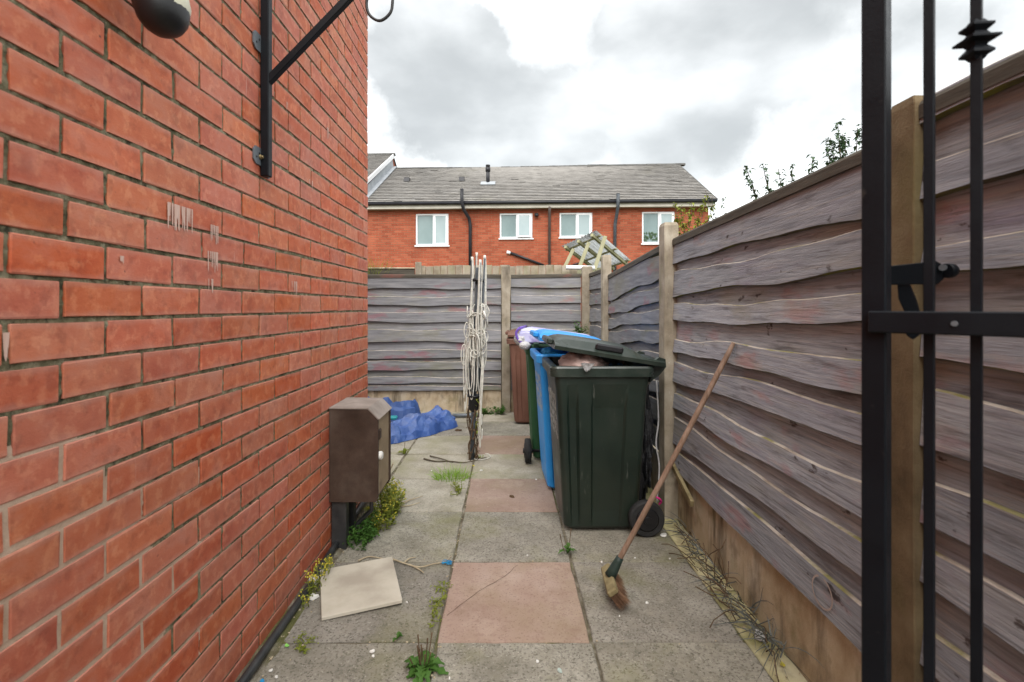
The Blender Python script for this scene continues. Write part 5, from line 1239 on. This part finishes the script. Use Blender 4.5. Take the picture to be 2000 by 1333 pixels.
# small stones and crumbs scattered along the joints
bm = B()
def crumb(p, s):
    r_ = bmesh.ops.create_icosphere(bm, subdivisions=1, radius=s, matrix=Matrix.Translation(p) @ Matrix.Diagonal((1, rn.uniform(.6, 1.2), .6, 1)))
for k in range(420):
    t = rn.random()
    if t < .45: p = Vector((WX + .02 + abs(rn.gauss(0, .05)), rn.uniform(.9, 3.3), .004))
    elif t < .65: p = Vector((rn.gauss(-.266, .012), rn.uniform(1.2, 4.2), .002))
    elif t < .85: p = Vector((rn.uniform(.95, 1.05), rn.uniform(1.2, 3.2), .003))
    else: p = Vector((rn.uniform(-.8, .9), rn.choice(ROW[2:7]) + rn.gauss(0, .01), .002))
    crumb(p, rn.uniform(.002, .006))
tag(mk('crumbs', bm, strawM), 'loose crumbs of mortar and soil along the paving joints', 'crumbs', kind='stuff')

# ------------------------------------------------------------------ gate in the foreground
ga = Vector((.607, .80, 0)); gb_ = Vector((.711, .67, 0)); gd = (gb_ - ga).normalized(); gl = (gb_ - ga).length
gate = empty('metal_gate', ga, math.atan2(gd.y, gd.x), 'black painted metal gate standing open in the right foreground', 'gate')
bm = B(); box(bm, (-.0165, -.0165, .06), (.0165, .0165, 2.05), .002); mk('frame_post', bm, blackM, gate)
bm = B(); box(bm, (.64, -.020, .06), (.68, .020, 2.05), .002); mk('frame_post', bm, blackM, gate)
bm = B(); box(bm, (-.004, -.0295, 1.259), (.70, -.0175, 1.2935), .002); rl = mk('middle_rail', bm, blackM, gate)
for x in (.10,): 
    bm = B(); tube(bm, [(x, -.0296, 1.276), (x, -.032, 1.276)], .004, 10); mk('rivet', bm, zincM, rl)
bm = B(); box(bm, (.017, -.016, .08), (.6395, .018, .12), .002); mk('bottom_rail', bm, blackM, gate)
bm = B(); box(bm, (.017, -.016, 2.0), (.6395, .018, 2.04), .002); mk('top_rail', bm, blackM, gate)
ts = [.40, .715]
while ts[-1] < 3.6: ts.append(ts[-1] + .335)
for i, t in enumerate(ts):
    bm = B(); x = t * gl; box(bm, (x - .0063, -.0063, .1205), (x + .0063, .0063, 1.9995), .001); br_ = mk('bar', bm, blackM, gate)
    if i % 2 == 1:
        bm = B(); zc = 1.3 + (CY - 80) / F * (ga.y + (gb_.y - ga.y) * t)
        prof = []
        for zz, w_ in ((-.036, .009), (-.030, .013), (-.026, .023), (-.022, .023), (-.012, .012), (-.006, .016), (-.002, .031), (.002, .031), (.007, .016), (.014, .012), (.022, .023), (.026, .023), (.030, .013), (.036, .009)):
            w_ = w_ * .66 if w_ > .02 else w_ * .72; zz *= .80
            prof.append(([(a * w_, b * w_) for a, b in ((1.3, 0), (0, 1.3), (-1.3, 0), (0, -1.3))], zz))
        rings = [[bm.verts.new((x + a, b, zc + zz)) for a, b in pl] for pl, zz in prof]
        for a, b in zip(rings, rings[1:]):
            for k in range(4): bm.faces.new((a[k], a[(k + 1) % 4], b[(k + 1) % 4], b[k]))
        bm.faces.new(rings[0][::-1]); bm.faces.new(rings[-1]); mk('collar', bm, blackM, br_)
# latch on the back of the gate
lt = B()
def gp(px, py, d): return gate.matrix_basis.inverted() @ P(px, py, d)
def lprism(pts, d, th):
    bm = B(); fr = [bm.verts.new(gp(x, y, d)) for x, y in pts]; bk_ = [bm.verts.new(gp(x, y, d) + Vector((0, th, 0))) for x, y in pts]
    bm.faces.new(fr); bm.faces.new(bk_[::-1]); n = len(pts)
    for k in range(n): bm.faces.new((fr[k], fr[(k + 1) % n], bk_[(k + 1) % n], bk_[k]))
    bmesh.ops.recalc_face_normals(bm, faces=bm.faces); bmesh.ops.bevel(bm, geom=bm.edges[:], offset=.0012, segments=1, affect='EDGES'); return bm
lat = mk('latch', lprism([(1736, 520), (1800, 513), (1822, 507), (1838, 516), (1842, 545), (1830, 556), (1785, 556), (1736, 557)], .84, .008), blackM, gate)
mk('latch_arm', lprism([(1752, 556), (1776, 556), (1788, 584), (1796, 612), (1795, 655), (1782, 664), (1769, 655), (1767, 612), (1754, 584)], .845, .008), blackM, lat)
c = gp(1846, 529, .84)
bm = B(); tube(bm, [c, c + Vector((.004, .012, 0)), c + Vector((.0, .03, 0))], [.012, .013, .009], 14); mk('latch_knob', bm, blackM, lat)
c = gp(1841, 523, .832); bm = B(); tube(bm, [c, c + Vector((0, .006, 0))], .0055, 8); mk('bolt', bm, zincM, lat)
